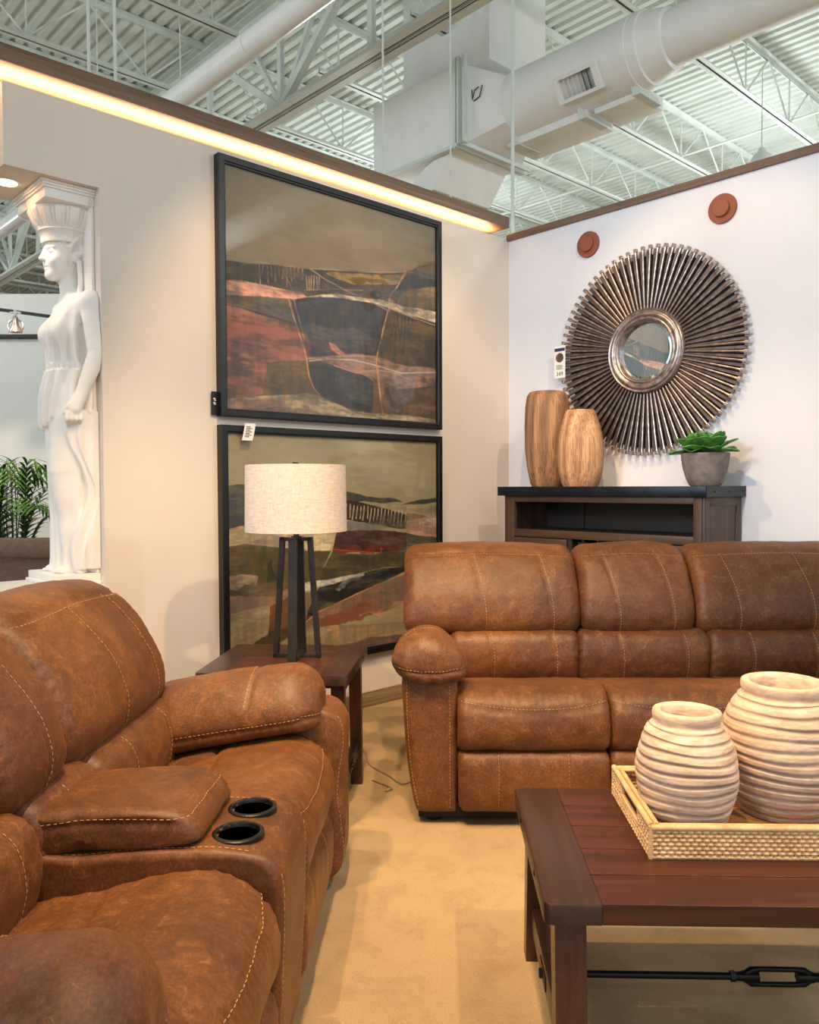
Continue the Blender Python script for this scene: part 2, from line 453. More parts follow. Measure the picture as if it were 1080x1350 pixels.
def stitches(mb, path, m=1, dash=.0085, gap=.0055, r=.00095, lift=.0006):
    """path: list of (point, normal) spaced 2 mm"""
    if len(path) < 4: return
    P = np.array([p + n * lift for p, n in path]); d = np.linalg.norm(np.diff(P, axis=0), axis=1)
    s = np.concatenate([[0], np.cumsum(d)]); a = 0
    while a + dash < s[-1]:
        q = [np.array([np.interp(a + dash * f, s, P[:, k]) for k in range(3)]) for f in (0, .5, 1)]
        if np.linalg.norm(q[2] - q[0]) < dash * 1.5:
            mb.tube(q, [r * .7, r, r * .7], 5, m)
        a += dash + gap

def soft(name, V, F, mats, parent, seams=(), wr=.003, wscale=7., pucker=None, seed=0, cut=()):
    """seams: (points, ray dir, stitch side offset or None, dent depth)"""
    me = bpy.data.meshes.new('tmp'); me.from_pydata(V.tolist(), [], F); fix_normals(me)
    nn = np.zeros(len(V) * 3); me.vertex_normals.foreach_get('vector', nn); nn = nn.reshape(-1, 3)
    F = [tuple(p.vertices) for p in me.polygons]
    bvh = BVHTree.FromPolygons(V.tolist(), F)
    D = wr * fbm(V * wscale, seed, 3) + wr * .35 * fbm(V * wscale * 4.5, seed + 5, 2)
    if pucker is not None: D = D + pucker(V)
    if seams:
        pts = []; dep = []
        for (pp, dr, side, depth) in seams:
            for p, n in raypath(bvh, pp, dr, .004): pts.append(p); dep.append(depth)
        kd = KDTree(len(pts))
        for i, p in enumerate(pts): kd.insert(p, i)
        kd.balance()
        for i, v in enumerate(V):
            c, j, dist = kd.find(v)
            if dist is not None and dist < .05:
                D[i] -= dep[j] * (math.exp(-(dist / .007) ** 2) + .35 * math.exp(-(dist / .022) ** 2))
                # little gathers running into the seam
                if dep[j] > .004: D[i] += .0012 * math.exp(-(dist / .03) ** 2) * math.sin(260 * (c[0] + c[1] + c[2]) + 5 * D[i])
    V2 = V + nn * D[:, None]
    bpy.data.meshes.remove(me)
    if cut:
        F = [f for f in F if not any(V2[list(f)].mean(0)[2] > .5 and np.linalg.norm(V2[list(f)].mean(0)[:2] - np.array(c[:2])) < c[2] for c in cut)]
    mb = MB(); mb.add(V2, F, 0)
    bvh2 = BVHTree.FromPolygons(V2.tolist(), F)
    for (pp, dr, side, depth) in seams:
        if side is None: continue
        for sd in (side if isinstance(side, list) else [side]):
            sh = [np.array(p) + np.array(sd) for p in pp]
            stitches(mb, raypath(bvh2, sh, dr, .002))
    return mb.build(name, mats, parent, sharp=75)

LM = [M['leather'], M['thread']]
FR = (0, 1, 0); DN = (0, 0, -1)

def ends_pucker(a0, a1, axis=0, amp=.0035, w=.045, freq=150., seed=3):
    def f(V):
        d = np.minimum(np.abs(V[:, axis] - a0), np.abs(V[:, axis] - a1))
        o = V[:, (axis + 1) % 3] + V[:, 2 if axis != 2 else 0]
        return amp * np.exp(-(d / w) ** 2) * np.sin(freq * o + 4 * vnoise(V * 9, seed))
    return f

HEAD = [(.93, .66), (.76, .622), (.64, .622), (.585, .645), (.562, .72), (.588, .84), (.645, .945), (.70, .995), (.78, 1.018), (.87, .998), (.93, .93), (.95, .80)]
LUMB = [(.72, .385), (.60, .395), (.545, .435), (.520, .52), (.535, .605), (.575, .642), (.64, .650), (.74, .645)]
SEAT = [(.64, .34), (.65, .415), (.52, .445), (.30, .490), (.12, .528), (.03, .522), (-.03, .485), (-.058, .42), (-.058, .355), (-.03, .305), (.05, .288), (.30, .288)]
FOOT = [(.14, .30), (.03, .302), (-.03, .29), (-.052, .25), (-.055, .18), (-.048, .11), (-.025, .066), (.03, .058), (.14, .06)]

def head_cushion(par, x0, x1, seed=0, st=None, dy=0, arch=.02, taper=.012):
    def pf(p, t):
        k = np.clip((p[:, 1] - .63) / .39, 0, 1)
        p[:, 1] += k * (arch * (1 - (2 * t - 1) ** 2) - arch * .4)
        p[:, 0] -= .018 * (1 - (2 * t - 1) ** 2) * np.clip(1 - abs(p[:, 1] - .8) / .3, 0, 1)
        return p
    V, F = loft([(a + dy + .15 * (b - .63), b) for a, b in HEAD], x0, x1, 64, 110, .055, 0, pfun=pf)
    k = np.clip((V[:, 2] - .78) / .25, 0, 1)        # corners draw in towards the top
    c = (x0 + x1) / 2; V[:, 0] = c + (V[:, 0] - c) * (1 - k * taper)
    w = x1 - x0; sm = []
    xs = [x0 + w * f for f in (st or (.27, .76))]
    for x in xs:
        sm.append(([(x - .03, .3, .98), (x, .3, .85), (x + .015, .3, .73), (x + .015, .3, .64)], FR, [(.011, 0, 0)], .0045))
    sm.append(([(x0 + .03, .3, .978), (c, .3, .992), (x1 - .03, .3, .978)], FR, [(0, 0, -.011)], .006))
    return soft('headrest', V, F, LM, par, sm, .0035, 6, ends_pucker(x0, x1, amp=.0016), seed)

def lumbar_cushion(par, x0, x1, seed=0, xs=None, dy=0):
    V, F = loft([(a + dy, b) for a, b in LUMB], x0, x1, 60, 80, .045, 0)
    w = x1 - x0; sm = []
    for x in (xs or [x0 + w * .3, x0 + w * .78]):
        sm.append(([(x, .2, .635), (x + .012, .2, .54), (x + .012, .2, .42)], FR, [(.011, 0, 0)], .004))
    return soft('lumbar_cushion', V, F, LM, par, sm, .003, 7, ends_pucker(x0, x1, amp=.0016), seed + 40)

def seat_cushion(par, x0, x1, seed=0, sag=.03):
    def pf(p, t):
        k = np.clip((.2 - p[:, 0]) / .25, 0, 1)
        p[:, 1] += -.006 * k * (2 * t - 1) ** 2
        return p
    V, F = loft(SEAT, x0, x1, 60, 120, .035, 0, pfun=pf)
    c = (x0 + x1) / 2
    sm = [([(x0 + .012, -.5, .476), (c - .14, -.5, .455), (c, -.5, .448), (c + .14, -.5, .455), (x1 - .012, -.5, .476)], FR, [(0, 0, .010)], .006),
          ([(x0 + .03, .30, 1), (c, .275, 1), (x1 - .03, .30, 1)], DN, None, .012),
          ([(x0 + .06, .42, 1), (x1 - .06, .42, 1)], DN, None, .004)]
    def pk(V):
        front = np.exp(-((V[:, 2] - .50) / .03) ** 2) * (V[:, 1] < .1)
        return ends_pucker(x0, x1, amp=.0015)(V) + 0.0011 * front * np.sin(210 * V[:, 0] + 3 * vnoise(V * 12, 9))
    return soft('seat_cushion', V, F, LM, par, sm, .004, 6, pk, seed + 80)

def foot_panel(par, x0, x1, seed=0):
    V, F = loft(FOOT, x0, x1, 50, 70, .03, 0)
    w = x1 - x0; sm = []
    for x in (x0 + w * .28, x0 + w * .74):
        sm.append(([(x, -.5, .285), (x, -.5, .08)], FR, [(-.010, 0, 0)], .004))
    return soft('footrest_panel', V, F, LM, par, sm, .003, 6, ends_pucker(x0, x1, amp=.0016), seed + 120)

ARMP = [(-.072, .62), (-.055, .685), (-.01, .735), (.055, .757), (.125, .745), (.185, .695), (.222, .63), (.215, .575), (.16, .548), (.06, .54), (-.03, .56)]
def arm_pad(par, x0, mir=False, seed=0, y1=.60, dz=0, y0=-.06):
    P = [(x if not mir else .15 - x, z) for x, z in ARMP]; P = [(x + x0, z) for x, z in P]
    cx = x0 + .075
    def pf(p, t):
        k = (p[:, 1] - .54) / .21
        p[:, 1] += -.16 * np.clip(t * .66 - .10, 0, 1) - .012 * k * np.clip(.35 - t, 0, 1) / .35
        return p
    V, F = loft(P, y0, y1, 56, 90, .105, 1, pfun=pf, rend1=.12, dome=.62, nend=14, cz=.604)
    lo = x0 - .075; hi = x0 + .225
    if mir: lo = x0 - .075; hi = x0 + .225
    sm = [([(lo + .015, -.5, .607), (cx, -.5, .596), (hi - .015, -.5, .607)], FR, [(0, 0, .009)], .006),
          ([(lo - .5 if False else cx - .6, .04, .600), (cx - .6, .25, .567), (cx - .6, .50, .527)], (1, 0, 0), [(0, 0, .010)], .006),
          ([(cx + .6, .04, .600), (cx + .6, .25, .567), (cx + .6, .50, .527)], (-1, 0, 0), [(0, 0, .010)], .006)]
    xi = hi - .04 if not mir else lo + .04
    sm += [([(lo + .02, .20, 2), (cx, .19, 2), (hi - .02, .20, 2)], DN, [(0, .011, 0)], .004)]
    def pk(V):
        return .004 * np.exp(-((V[:, 1] + .05) / .07) ** 2) * np.sin(95 * V[:, 0] + 2 * vnoise(V * 10, 4)) * np.clip((.72 - V[:, 2]) / .1, 0, 1)
    V[:, 2] += dz
    sm = [([(a, b, c + dz) for a, b, c in q[0]],) + tuple(q[1:]) for q in sm]
    return soft('arm_pad', V, F, LM, par, sm, .0045, 6, pk, seed + 160)

def arm_body(par, x0, mir=False, seed=0, y0=-.005, rnd_=.03):
    def f(x): return x0 + (x if not mir else .21 - x)
    P = [(f(.0), .56), (f(.03), .60), (f(.17), .60), (f(.208), .56), (f(.208), .30), (f(.206), .075), (f(.19), .05), (f(.07), .05), (f(.045), .07), (f(.022), .20), (f(.004), .38)]
    def pf(p, t):
        p[:, 1] -= np.clip((p[:, 1] - .3) / .3, 0, 1) * .14 * np.clip(t * .95 - .1, 0, .6); return p
    V, F = loft(P, y0, .94, 34, 100, rnd_, 1, pfun=pf, rend1=.03)
    sm = [([(f(.016), -.5, .56), (f(.02), -.5, .38), (f(.036), -.5, .2), (f(.062), -.5, .07)], FR, [(0, 0, 0)], .002),
          ([(f(.180), -.5, .57), (f(.180), -.5, .07)], FR, [(0, 0, 0)], .002)]
    return soft('arm', V, F, LM, par, sm, .003, 5, None, seed + 200)

def seat_unit(par, x0, x1, seed, hx0=None, hx1=None, st=None, dy=0):
    seat_cushion(par, x0, x1, seed); foot_panel(par, x0 + .001, x1 - .001, seed)
    lumbar_cushion(par, x0 - .005, x1 + .005, seed, None, dy)
    head_cushion(par, x0 if hx0 is None else hx0, x1 if hx1 is None else hx1, seed, st, dy)

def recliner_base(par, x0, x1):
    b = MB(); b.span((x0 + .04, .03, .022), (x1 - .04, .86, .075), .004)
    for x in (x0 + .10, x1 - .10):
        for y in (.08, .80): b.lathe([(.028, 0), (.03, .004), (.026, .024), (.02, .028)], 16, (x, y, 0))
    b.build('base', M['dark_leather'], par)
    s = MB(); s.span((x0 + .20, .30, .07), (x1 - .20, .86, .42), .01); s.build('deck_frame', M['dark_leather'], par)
    V, F = loft([(.87, .06), (.87, .88), (.89, .93), (.95, .93), (.975, .88), (.975, .10), (.97, .06)], x0 + .03, x1 - .03, 30, 60, .03, 0)
    soft('rear_panel', V, F, LM, par, (), .002, 4)

sofa = thing('reclining_sofa', 'three-seat brown leather reclining sofa in front of the wooden cabinet', 'sofa', (-.03, 3.05, 0), math.radians(-.3))
arm_body(sofa, 0); arm_body(sofa, 1.945, True, 3)
arm_pad(sofa, 0.03, False, 1); arm_pad(sofa, 1.975, True, 7)
seat_unit(sofa, .21, .785, 10, .0, .802, (.43, .81))
seat_unit(sofa, .785, 1.37, 21, .802, 1.325, (.28, .75))
seat_unit(sofa, 1.37, 1.945, 31, 1.325, 2.155, (.20, .60))
recliner_base(sofa, 0.02, 2.135)

# the loveseat with the console, seen from its own right end
love = thing('reclining_loveseat', 'brown leather loveseat with a padded console and two cup holders', 'loveseat', (-.345, .83, 0), math.radians(88.3))
arm_body(love, .06, False, 11, -.05, .07); arm_body(love, 1.685, True, 13, -.085, .085)
arm_pad(love, .09, False, 15, .60, -.015, -.02); arm_pad(love, 1.66, True, 17, .60, -.015, -.02)
seat_unit(love, .265, .79, 41, .08, .73, (.2, .6), -.10)
seat_unit(love, 1.11, 1.68, 50, 1.02, 1.72, (.43, .81), -.10)
lumbar_cushion(love, .795, 1.105, 61, [.95 - .02], -.10); head_cushion(love, .73, 1.02, 63, (.5,), -.10)
recliner_base(love, .08, 1.85)
def console(par, x0, x1):
    P = [(.56, .10), (.56, .50), (.36, .540), (.12, .556), (.0, .548), (-.045, .52), (-.062, .46), (-.058, .30), (-.045, .10), (-.02, .06), (.2, .06)]
    V, F = loft(P, x0, x1, 70, 170, .022, 0)
    sm = [([(x0 + .02, .40, 2), (x0 + .02, .0, 2)], DN, [(0, 0, 0)], .002), ([(x1 - .02, .40, 2), (x1 - .02, .0, 2)], DN, [(0, 0, 0)], .002),
          ([(x0 + .02, -.5, .50), (x0 + .02, -.5, .10)], FR, [(0, 0, 0)], .002), ([(x1 - .02, -.5, .50), (x1 - .02, -.5, .10)], FR, [(0, 0, 0)], .002)]
    cc = (x0 + x1) / 2
    con = soft('console', V, F, LM, par, sm, .002, 6, None, 301, [(cc - .068, .052, .046), (cc + .068, .052, .046)])
    LP = [(.60, .515), (.60, .555), (.52, .612), (.34, .632), (.20, .632), (.135, .612), (.12, .585), (.135, .560), (.36, .538)]
    V, F = loft(LP, x0 + .012, x1 - .012, 40, 90, .035, 0)
    c = (x0 + x1) / 2
    sm = [([(x0 - .5, .15, .606), (x0 - .5, .34, .604), (x0 - .5, .55, .576)], (1, 0, 0), [(0, 0, .008)], .004),
          ([(x1 + .5, .15, .606), (x1 + .5, .34, .604), (x1 + .5, .55, .576)], (-1, 0, 0), [(0, 0, .008)], .004),
          ([(x0 + .03, -.5, .606), (c, -.5, .606), (x1 - .03, -.5, .606)], FR, [(0, 0, .008)], .004)]
    soft('console_lid', V, F, LM, par, sm, .003, 6, None, 305)
    for x in (c - .068, c + .068):
        r = MB(); y = .052; z = .5555
        r.lathe([(.044, z - .06), (.0445, z + .001), (.047, z + .0055), (.052, z + .0055), (.0555, z + .003), (.056, z - .004)], 40, (x, y, 0))
        o = r.build('cup_holder', M['black_plastic'], par); tag(o, 'black round cup holder ring')
        w = MB(); w.lathe([(.0, z - .085), (.034, z - .085), (.038, z - .08), (.044, z - .004)], 40, (x, y, 0)); w.build('cup_well', M['black_well'], o)
console(love, .795, 1.105)
# ------------------------------------------------------------------ the setting
def struct(name, mb, mats, loc=(0, 0, 0), rz=0., **k):
    o = mb.build(name, mats, None, **k); place(o, loc, rz); o['kind'] = 'structure'; return o
C3 = tuple(CORNER)
fl = MB(); fl.span((-34, -10, -.05), (18, 38, 0)); struct('floor', fl, M['carpet'])

# wall with the paintings (frame: x along the wall towards the corner, y into it)
WT = .45
w = MB()
w.span((-2.845, 0, 0), (.02, WT, 2.987)); w.span((-3.245, 0, 2.644), (-2.845, WT, 2.987)); w.span((-6.5, .06, 2.644), (-3.245, WT, 2.987))
w.span((-6.5, 0, 0), (-2.845, WT, .83))
struct('wall_left', w, M['wall'], C3, RZL)
sl = MB(); sl.span((-6.5, -.012, .83), (-2.845, WT + .012, .857), .004); struct('trim_1', sl, M['white'], C3, RZL)
w = MB(); w.span((-.0, 0, 0), (5.2, .14, 2.975)); struct('wall_right', w, M['wall_r'], C3, RZR)
t = MB(); t.span((-.005, -.02, 2.975), (5.2, .16, 3.018), .003); struct('trim_2', t, M['trim_wood'], C3, RZR)
b = MB(); b.span((-2.9, -.016, 0), (-.0, 0, .078), .002); b.span((-2.9, -.012, .078), (0, 0, .088), .002); struct('baseboard_left', b, M['base_wood'], C3, RZL)
b = MB(); b.span((0, -.016, 0), (5.2, 0, .088), .002); struct('baseboard_right', b, M['base_wood'], C3, RZR)
# floating wooden board above the wall, lit from below by a tape on the wall head
b = MB(); b.span((-6.5, -.05, 3.045), (-.05, .24, 3.118), .003)
for x in np.arange(-6.2, -.2, 1.2): b.span((x - .02, .19, 2.98), (x + .02, .23, 3.05))
cor = struct('trim_3', b, M['cornice'], C3, RZL)
lt = MB(); lt.span((-6.4, .05, 2.9875), (-.08, .062, 2.992)); o = lt.build('led_strip', M['led'])
place(o, C3, RZL); tag(o, 'warm light strip lying on the wall head under the long wooden board', 'light strip')

# far walls of the showroom seen through the opening
w = MB(); w.span((-14, 8.0, 0), (-1.2, 8.15, 3.2)); struct('wall_back', w, M['white'])
w = MB(); w.span((-14, 7.955, 2.76), (-1.2, 8.0, 2.80), .004); struct('trim_4', w, M['cab_in'])
w = MB(); w.span((-34, 37.8, 0), (18, 38, 6.6)); struct('wall_far', w, M['white'])

# roof deck: corrugated steel, ribs across the joists; frame: x along NV, y along LV, from the corner
DZ = 6.67
def roof(x, y, z): return tuple(CORNER + x * NV + y * LV + np.array([0, 0, z]))
d = MB(); ys = []; 
for k in range(-86, 190):
    y0 = k * .1524
    ys += [(y0, DZ + .04), (y0 + .045, DZ + .04), (y0 + .062, DZ), (y0 + .135, DZ)]
prof = ys
V = []; 
for (y, z) in prof:
    for x in (-34., 13.): V.append((x, y, z))
F = [(2 * i, 2 * i + 1, 2 * i + 3, 2 * i + 2) for i in range(len(prof) - 1)]
d.add(V, F); ce = struct('ceiling', d, M['deck'], C3, RZR, flat=True)

# open web joists along the left wall's direction
def rmb(): return MB()
YG = .77                                                   # the girder line
oN = 3.6297
def joist(x, y0, y1, grp):
    t = thing('roof_joist', 'white open-web steel joist under the corrugated roof deck', 'joist', tuple(CORNER + x * NV), RZR, 'open-web roof joists')
    zt, zb = DZ - .005, DZ - .68
    m = MB()
    for s in (-.035, .035):
        m.span((s - .03, y0, zt - .008), (s + .03, y1, zt)); m.span((s - .004 + (.026 if s < 0 else -.026), y0, zt - .06), (s + .004 + (.026 if s < 0 else -.026), y1, zt))
    m.build('top_chord', M['steel'], t)
    m = MB()
    for s in (-.035, .035):
        m.span((s - .03, y0 + .5, zb), (s + .03, y1 - .5, zb + .008)); m.span((s - .004 + (.026 if s < 0 else -.026), y0 + .5, zb), (s + .004 + (.026 if s < 0 else -.026), y1 - .5, zb + .06))
    m.build('bottom_chord', M['steel'], t)
    m = MB(); n = int(round((y1 - y0 - .4) / .62)); n -= n % 2; q = np.linspace(y0 + .15, y1 - .15, n + 1)
    for i in range(n):
        a = (0, q[i], zt - .03 if i % 2 == 0 else zb + .03); c = (0, q[i + 1], zb + .03 if i % 2 == 0 else zt - .03)
        m.tube([a, c], .0125, 6)
        if i % 2 == 0 : m.tube([(0, q[i + 1], zb + .03), (0, q[i + 1], zt - .03)], .010, 6)
    m.build('web', M['steel'], t)
for k in range(-6, 21):
    x = oN - (.827 + .2842 * (k - 1)) * 5.37
    joist(x, YG + .02, YG + (10.5 if k < 11 else 10.5), 0); joist(x, YG - 9.5, YG - .02, 1)

def girder(y, lab):
    t = thing('joist_girder', lab, 'girder', tuple(CORNER + y * LV), RZR)
    zt, zb = 6.58, 5.36
    m = MB()
    for s in (-.07, .07): m.span((-31, s - .05, zt - .012), (11, s + .05, zt)); m.span((-31, s * .4 - .006, zt - .1), (11, s * .4 + .006, zt))
    m.build('top_chord', M['steel'], t)
    m = MB()
    for s in (-.07, .07): m.span((-31, s - .06, zb), (11, s + .06, zb + .014)); m.span((-31, s * .35 - .007, zb), (11, s * .35 + .007, zb + .12))
    m.build('bottom_chord', M['steel'], t)
    m = MB(); P = 1.524; x0 = oN - .827 * 5.37
    for k in range(-17, 9):
        x = x0 + k * P
        m.bar((x, 0, zb + .06), (x, 0, zt - .05), .05, .07, (1, 0, 0))
        if k % 2 == 0:
            m.bar((x, 0, zb + .06), (x + P, 0, zt - .05), .08, .08); m.bar((x, 0, zb + .06), (x - P, 0, zt - .05), .08, .08)
            m.bar((x, .03, zb + .06), (x + P * .5, .03, zt - .05), .05, .05); m.bar((x, .03, zb + .06), (x - P * .5, .03, zt - .05), .05, .05)
    m.build('web', M['steel'], t)
girder(YG, 'deep white steel girder beside the glossy white pipe, its web in tall triangles')
girder(YG + 10.5, 'distant white steel girder carrying the far roof joists')
girder(YG - 9.5, 'white steel girder over the open shop floor')

# bridging rods and sprinkler lines across the joists
def cross(name, y, z, r, lab, cat, x0=-31, x1=10, mat='steel', group=None):
    m = MB(); m.tube([(x0, y, z), (x1, y, z)], r, 8); o = m.build(name, M[mat]); place(o, C3, RZR); tag(o, lab, cat, group); return o
for y in (3.6, 6.6, 9.2, -2.2, -4.6):
    cross('bridging_rod', y, DZ - .64, .016, 'thin white bridging rod running across the joist bottoms', 'rod', group='bridging rods')
# a glossy white pipe
m = MB(); m.tube([(-24, 0, 0), (10, 0, 0)], .112, 32)
for x in np.arange(-15, 10, 3.05): m.tube([(x, 0, 0), (x + .04, 0, 0)], .117, 32)
pz = 5.3; o = m.build('ceiling_pipe', M['pipe']); place(o, roof(0, -4.341 + 1.012 * (pz - 1.3), pz), RZR)
tag(o, 'thick glossy white round pipe crossing under the roof girder', 'pipe')
pl = -4.341 + 1.012 * (pz - 1.3)
for x in (-6.2, -4.1, -2.0, .1):
    m = MB(); m.tube([(0, 0, .1), (0, 0, 1.25)], .008, 6); m.box((0, 0, .12), (.05, .05, .03)); o = m.build('pipe_hanger', M['steel']); place(o, roof(x, pl, pz), RZR)
    tag(o, 'thin white rod hanging the glossy white pipe from the deck', 'hanger rod', 'pipe hanger rods')

# ------------------------------------------------------------------ ductwork
dz, dl = 5.1, 2.10
R1, R2 = .315, .222
dt = thing('round_duct', 'large white air duct, a round tube with a side grille fed by a square box', 'duct', roof(0, dl, dz), RZR)
m = MB()
pr = [(R1, -1.77), (R1, -.26), (R1 + .006, -.255), (R1 + .006, -.235), (R1, -.23), (R1 - .004, -.14), (R1 - .02, -.13), (R2 + .03, .06), (R2 + .012, .065), (R2, .07), (R2, 9)]
m.lathe(pr, 64, axis=0); m.build('duct_tube', M['duct'], dt, sharp=25)
# square transition and plenum
tr = dt
m = MB(); N = 48; V = []
for k in range(N):
    a = 2 * PI * k / N; c, s = math.cos(a), math.sin(a)
    V.append((-1.60, R1 * 1.0 * c, R1 * s))
for k in range(N):
    a = 2 * PI * k / N; c, s = math.cos(a), math.sin(a); q = max(abs(c), abs(s)); V.append((-1.98, .46 * c / q, .40 * s / q))
m.add(V, [(k, (k + 1) % N, N + (k + 1) % N, N + k) for k in range(N)]); m.build('transition', M['duct'], tr)
m = MB(); m.span((-3.3, -.48, -.40), (-1.98, .48, .42), .004); m.build('box', M['duct'], tr)
m = MB()
for x in (-1.98, -1.90, -2.02): 
    m.span((x - .012, -.52, -.43), (x + .012, -.47, .45)); m.span((x - .012, -.52, -.44), (x + .012, .52, -.40))
m.span((-3.32, -.53, -.43), (-1.98, -.48, -.395)); m.build('flange', M['steel'], tr)
m = MB(); m.span((-3.0, -.30, .42), (-1.75, .60, 1.555), .004); m.build('riser', M['duct'], tr)
m = MB(); crv = bpy.data
for st in ([(-1.88, -.415, .12), (-1.86, -.425, .02), (-1.84, -.42, .10), (-1.80, -.40, .13)], [(-1.85, -.42, .0), (-1.79, -.40, .03), (-1.77, -.385, .14)]):
    m.tube(st, .006, 5)
m.build('marker_scribble', M['ink'], tr)
# curved boot under the plenum
m = MB(); n = 14
def boot(i):
    a = i / (n - 1) * PI / 2.1; R = .5
    return (-2.05 - .62 * (i / (n - 1)), -.40 - R * (1 - math.cos(a)) , R * math.sin(a))
ringv = []
for i in range(n):
    a = i / (n - 1) * 1.25; cx = -2.15 - .75 * math.sin(a) * .9; z = -.40 - .42 * (1 - math.cos(a)); 
    w2 = .44
    ringv.append([(cx - .30 * math.cos(a) * 0 , -w2, z), (cx, w2, z), (cx - .25, w2, z - .02 - .30 * math.cos(a)), (cx - .25, -w2, z - .02 - .30 * math.cos(a))])
V = [p for r in ringv for p in r]; F = []
for i in range(n - 1):
    for k in range(4): F.append((i * 4 + k, i * 4 + (k + 1) % 4, (i + 1) * 4 + (k + 1) % 4, (i + 1) * 4 + k))
F += [(0, 1, 2, 3), tuple((n - 1) * 4 + k for k in range(4))]
m.add(V, F); m.build('elbow', M['duct'], tr)
# grille on the flank of the round duct
gl = MB()
ga = math.radians(214)                                     # direction around the tube, towards the camera and down
gx = -.72
R = Matrix.Rotation(ga, 3, 'X')
def gp(x, t, r): v = R @ Vector((x, r, t)); return tuple(v)
def gbox(mb, x0, x1, t0, t1, r0, r1): mb.hexa([gp(x0, t0, r0), gp(x1, t0, r0), gp(x1, t1, r0), gp(x0, t1, r0), gp(x0, t0, r1), gp(x1, t0, r1), gp(x1, t1, r1), gp(x0, t1, r1)])
W, H = .175, .085
fr = MB()
for a in ((gx - W - .05, gx + W + .05, H, H + .03), (gx - W - .05, gx + W + .05, -H - .03, -H), (gx - W - .05, gx - W, -H, H), (gx + W, gx + W + .05, -H, H)):
    gbox(fr, a[0], a[1], a[2], a[3], R1 - .09, R1 + .045)
g = fr.build('grille_frame', M['duct'], dt)
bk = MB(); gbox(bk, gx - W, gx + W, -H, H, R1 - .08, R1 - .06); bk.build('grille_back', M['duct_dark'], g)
for i in range(7):
    x = gx - W + .03 + i * (2 * W - .06) / 6; s = MB(); e = .02
    s.hexa([gp(x - e, -H, R1 - .05), gp(x - e + .006, -H, R1 - .05), gp(x - e + .006, H, R1 - .05), gp(x - e, H, R1 - .05), gp(x + e, -H, R1 + .03), gp(x + e + .006, -H, R1 + .03), gp(x + e + .006, H, R1 + .03), gp(x + e, H, R1 + .03)])
    s.build('louvre', M['duct'] if i < 4 else M['duct_dark'], g)  # last louvres get a dark copy: the grille's inner shade as colour
# flat pan below the tube, with its white angle brackets
pn = dt
m = MB(); m.span((-1.75, -.03, -.385), (-.80, .42, -.28), .004); m.build('lower_pan', M['duct'], pn)
m = MB(); m.span((-.74, .02, -.365), (-.27, .42, -.26), .004); m.build('lower_pan', M['duct'], pn)
for (x, z) in ((-1.66, -.27), (-.86, -.27), (-.30, -.25)):
    m = MB(); m.add([(x, -.10, z), (x + .02, -.10, z), (x + .08, -.05, z - .125), (x, -.05, z - .125), (x, .3, z), (x + .02, .3, z), (x + .08, .3, z - .125), (x, .3, z - .125)], [(0, 1, 2, 3), (4, 7, 6, 5), (0, 3, 7, 4), (1, 5, 6, 2), (3, 2, 6, 7), (0, 4, 5, 1)])
    m.build('bracket', M['steel'], pn)

# thin hanging lines behind the walls
for (p, z0, z1, lab, r) in ((PL(.854, -.33, 0), 3.05, 6.62, 'thin white cable dropping behind the cornice beside the duct box', .007),
                            (PL(.23, -.33, 0), 3.05, 6.62, 'thin white cable dropping in front of the duct elbow', .006),
                            (PL(-.164, -.10, 0), 2.9, 5.5, 'white rod standing up at the corner where the two walls meet', .013),
                            (PL(2.641, -.60, 0), 3.0, 6.62, 'thin white rod above the left end of the cornice', .009),
                            (PL(2.501, -.60, 0), 3.0, 6.62, 'thin white rod above the cornice, right of the end one', .009)):
    m = MB(); m.tube([(0, 0, z0), (0, 0, z1)], r, 8); o = m.build('hanging_cable', M['steel']); o.location = p; tag(o, lab, 'cable')

# bell shaped high-bay lamp behind the right wall
hb = thing('high_bay_lamp', 'white bell-shaped pendant lamp hanging behind the right wall', 'pendant lamp', (3.94, 9.12, 4.80))
m = MB(); m.lathe([(.155, -.12), (.165, -.12), (.16, -.06), (.14, .06), (.10, .15), (.05, .19), (.03, .24), (.0, .245)], 40); m.build('shade', M['steel'], hb)
m = MB(); m.tube([(0, 0, .24), (0, 0, 1.14)], .006, 6); m.build('cord', M['steel'], hb)
m = MB(); m.lathe([(0, -.11), (.15, -.11)], 30); m.build('diffuser', M['white'], hb)

# recessed downlight in the soffit of the opening
dn = thing('recessed_downlight', 'small round lit downlight in the soffit above the statue', 'downlight', PL(3.172, -.205, 2.6435))
m = MB(); m.lathe([(.042, -.003), (.058, -.006), (.062, 0)], 36); m.build('ring', M['white'], dn)
m = MB(); m.lathe([(0, -.004), (.043, -.004)], 30); m.build('lens', M['lens'], dn)
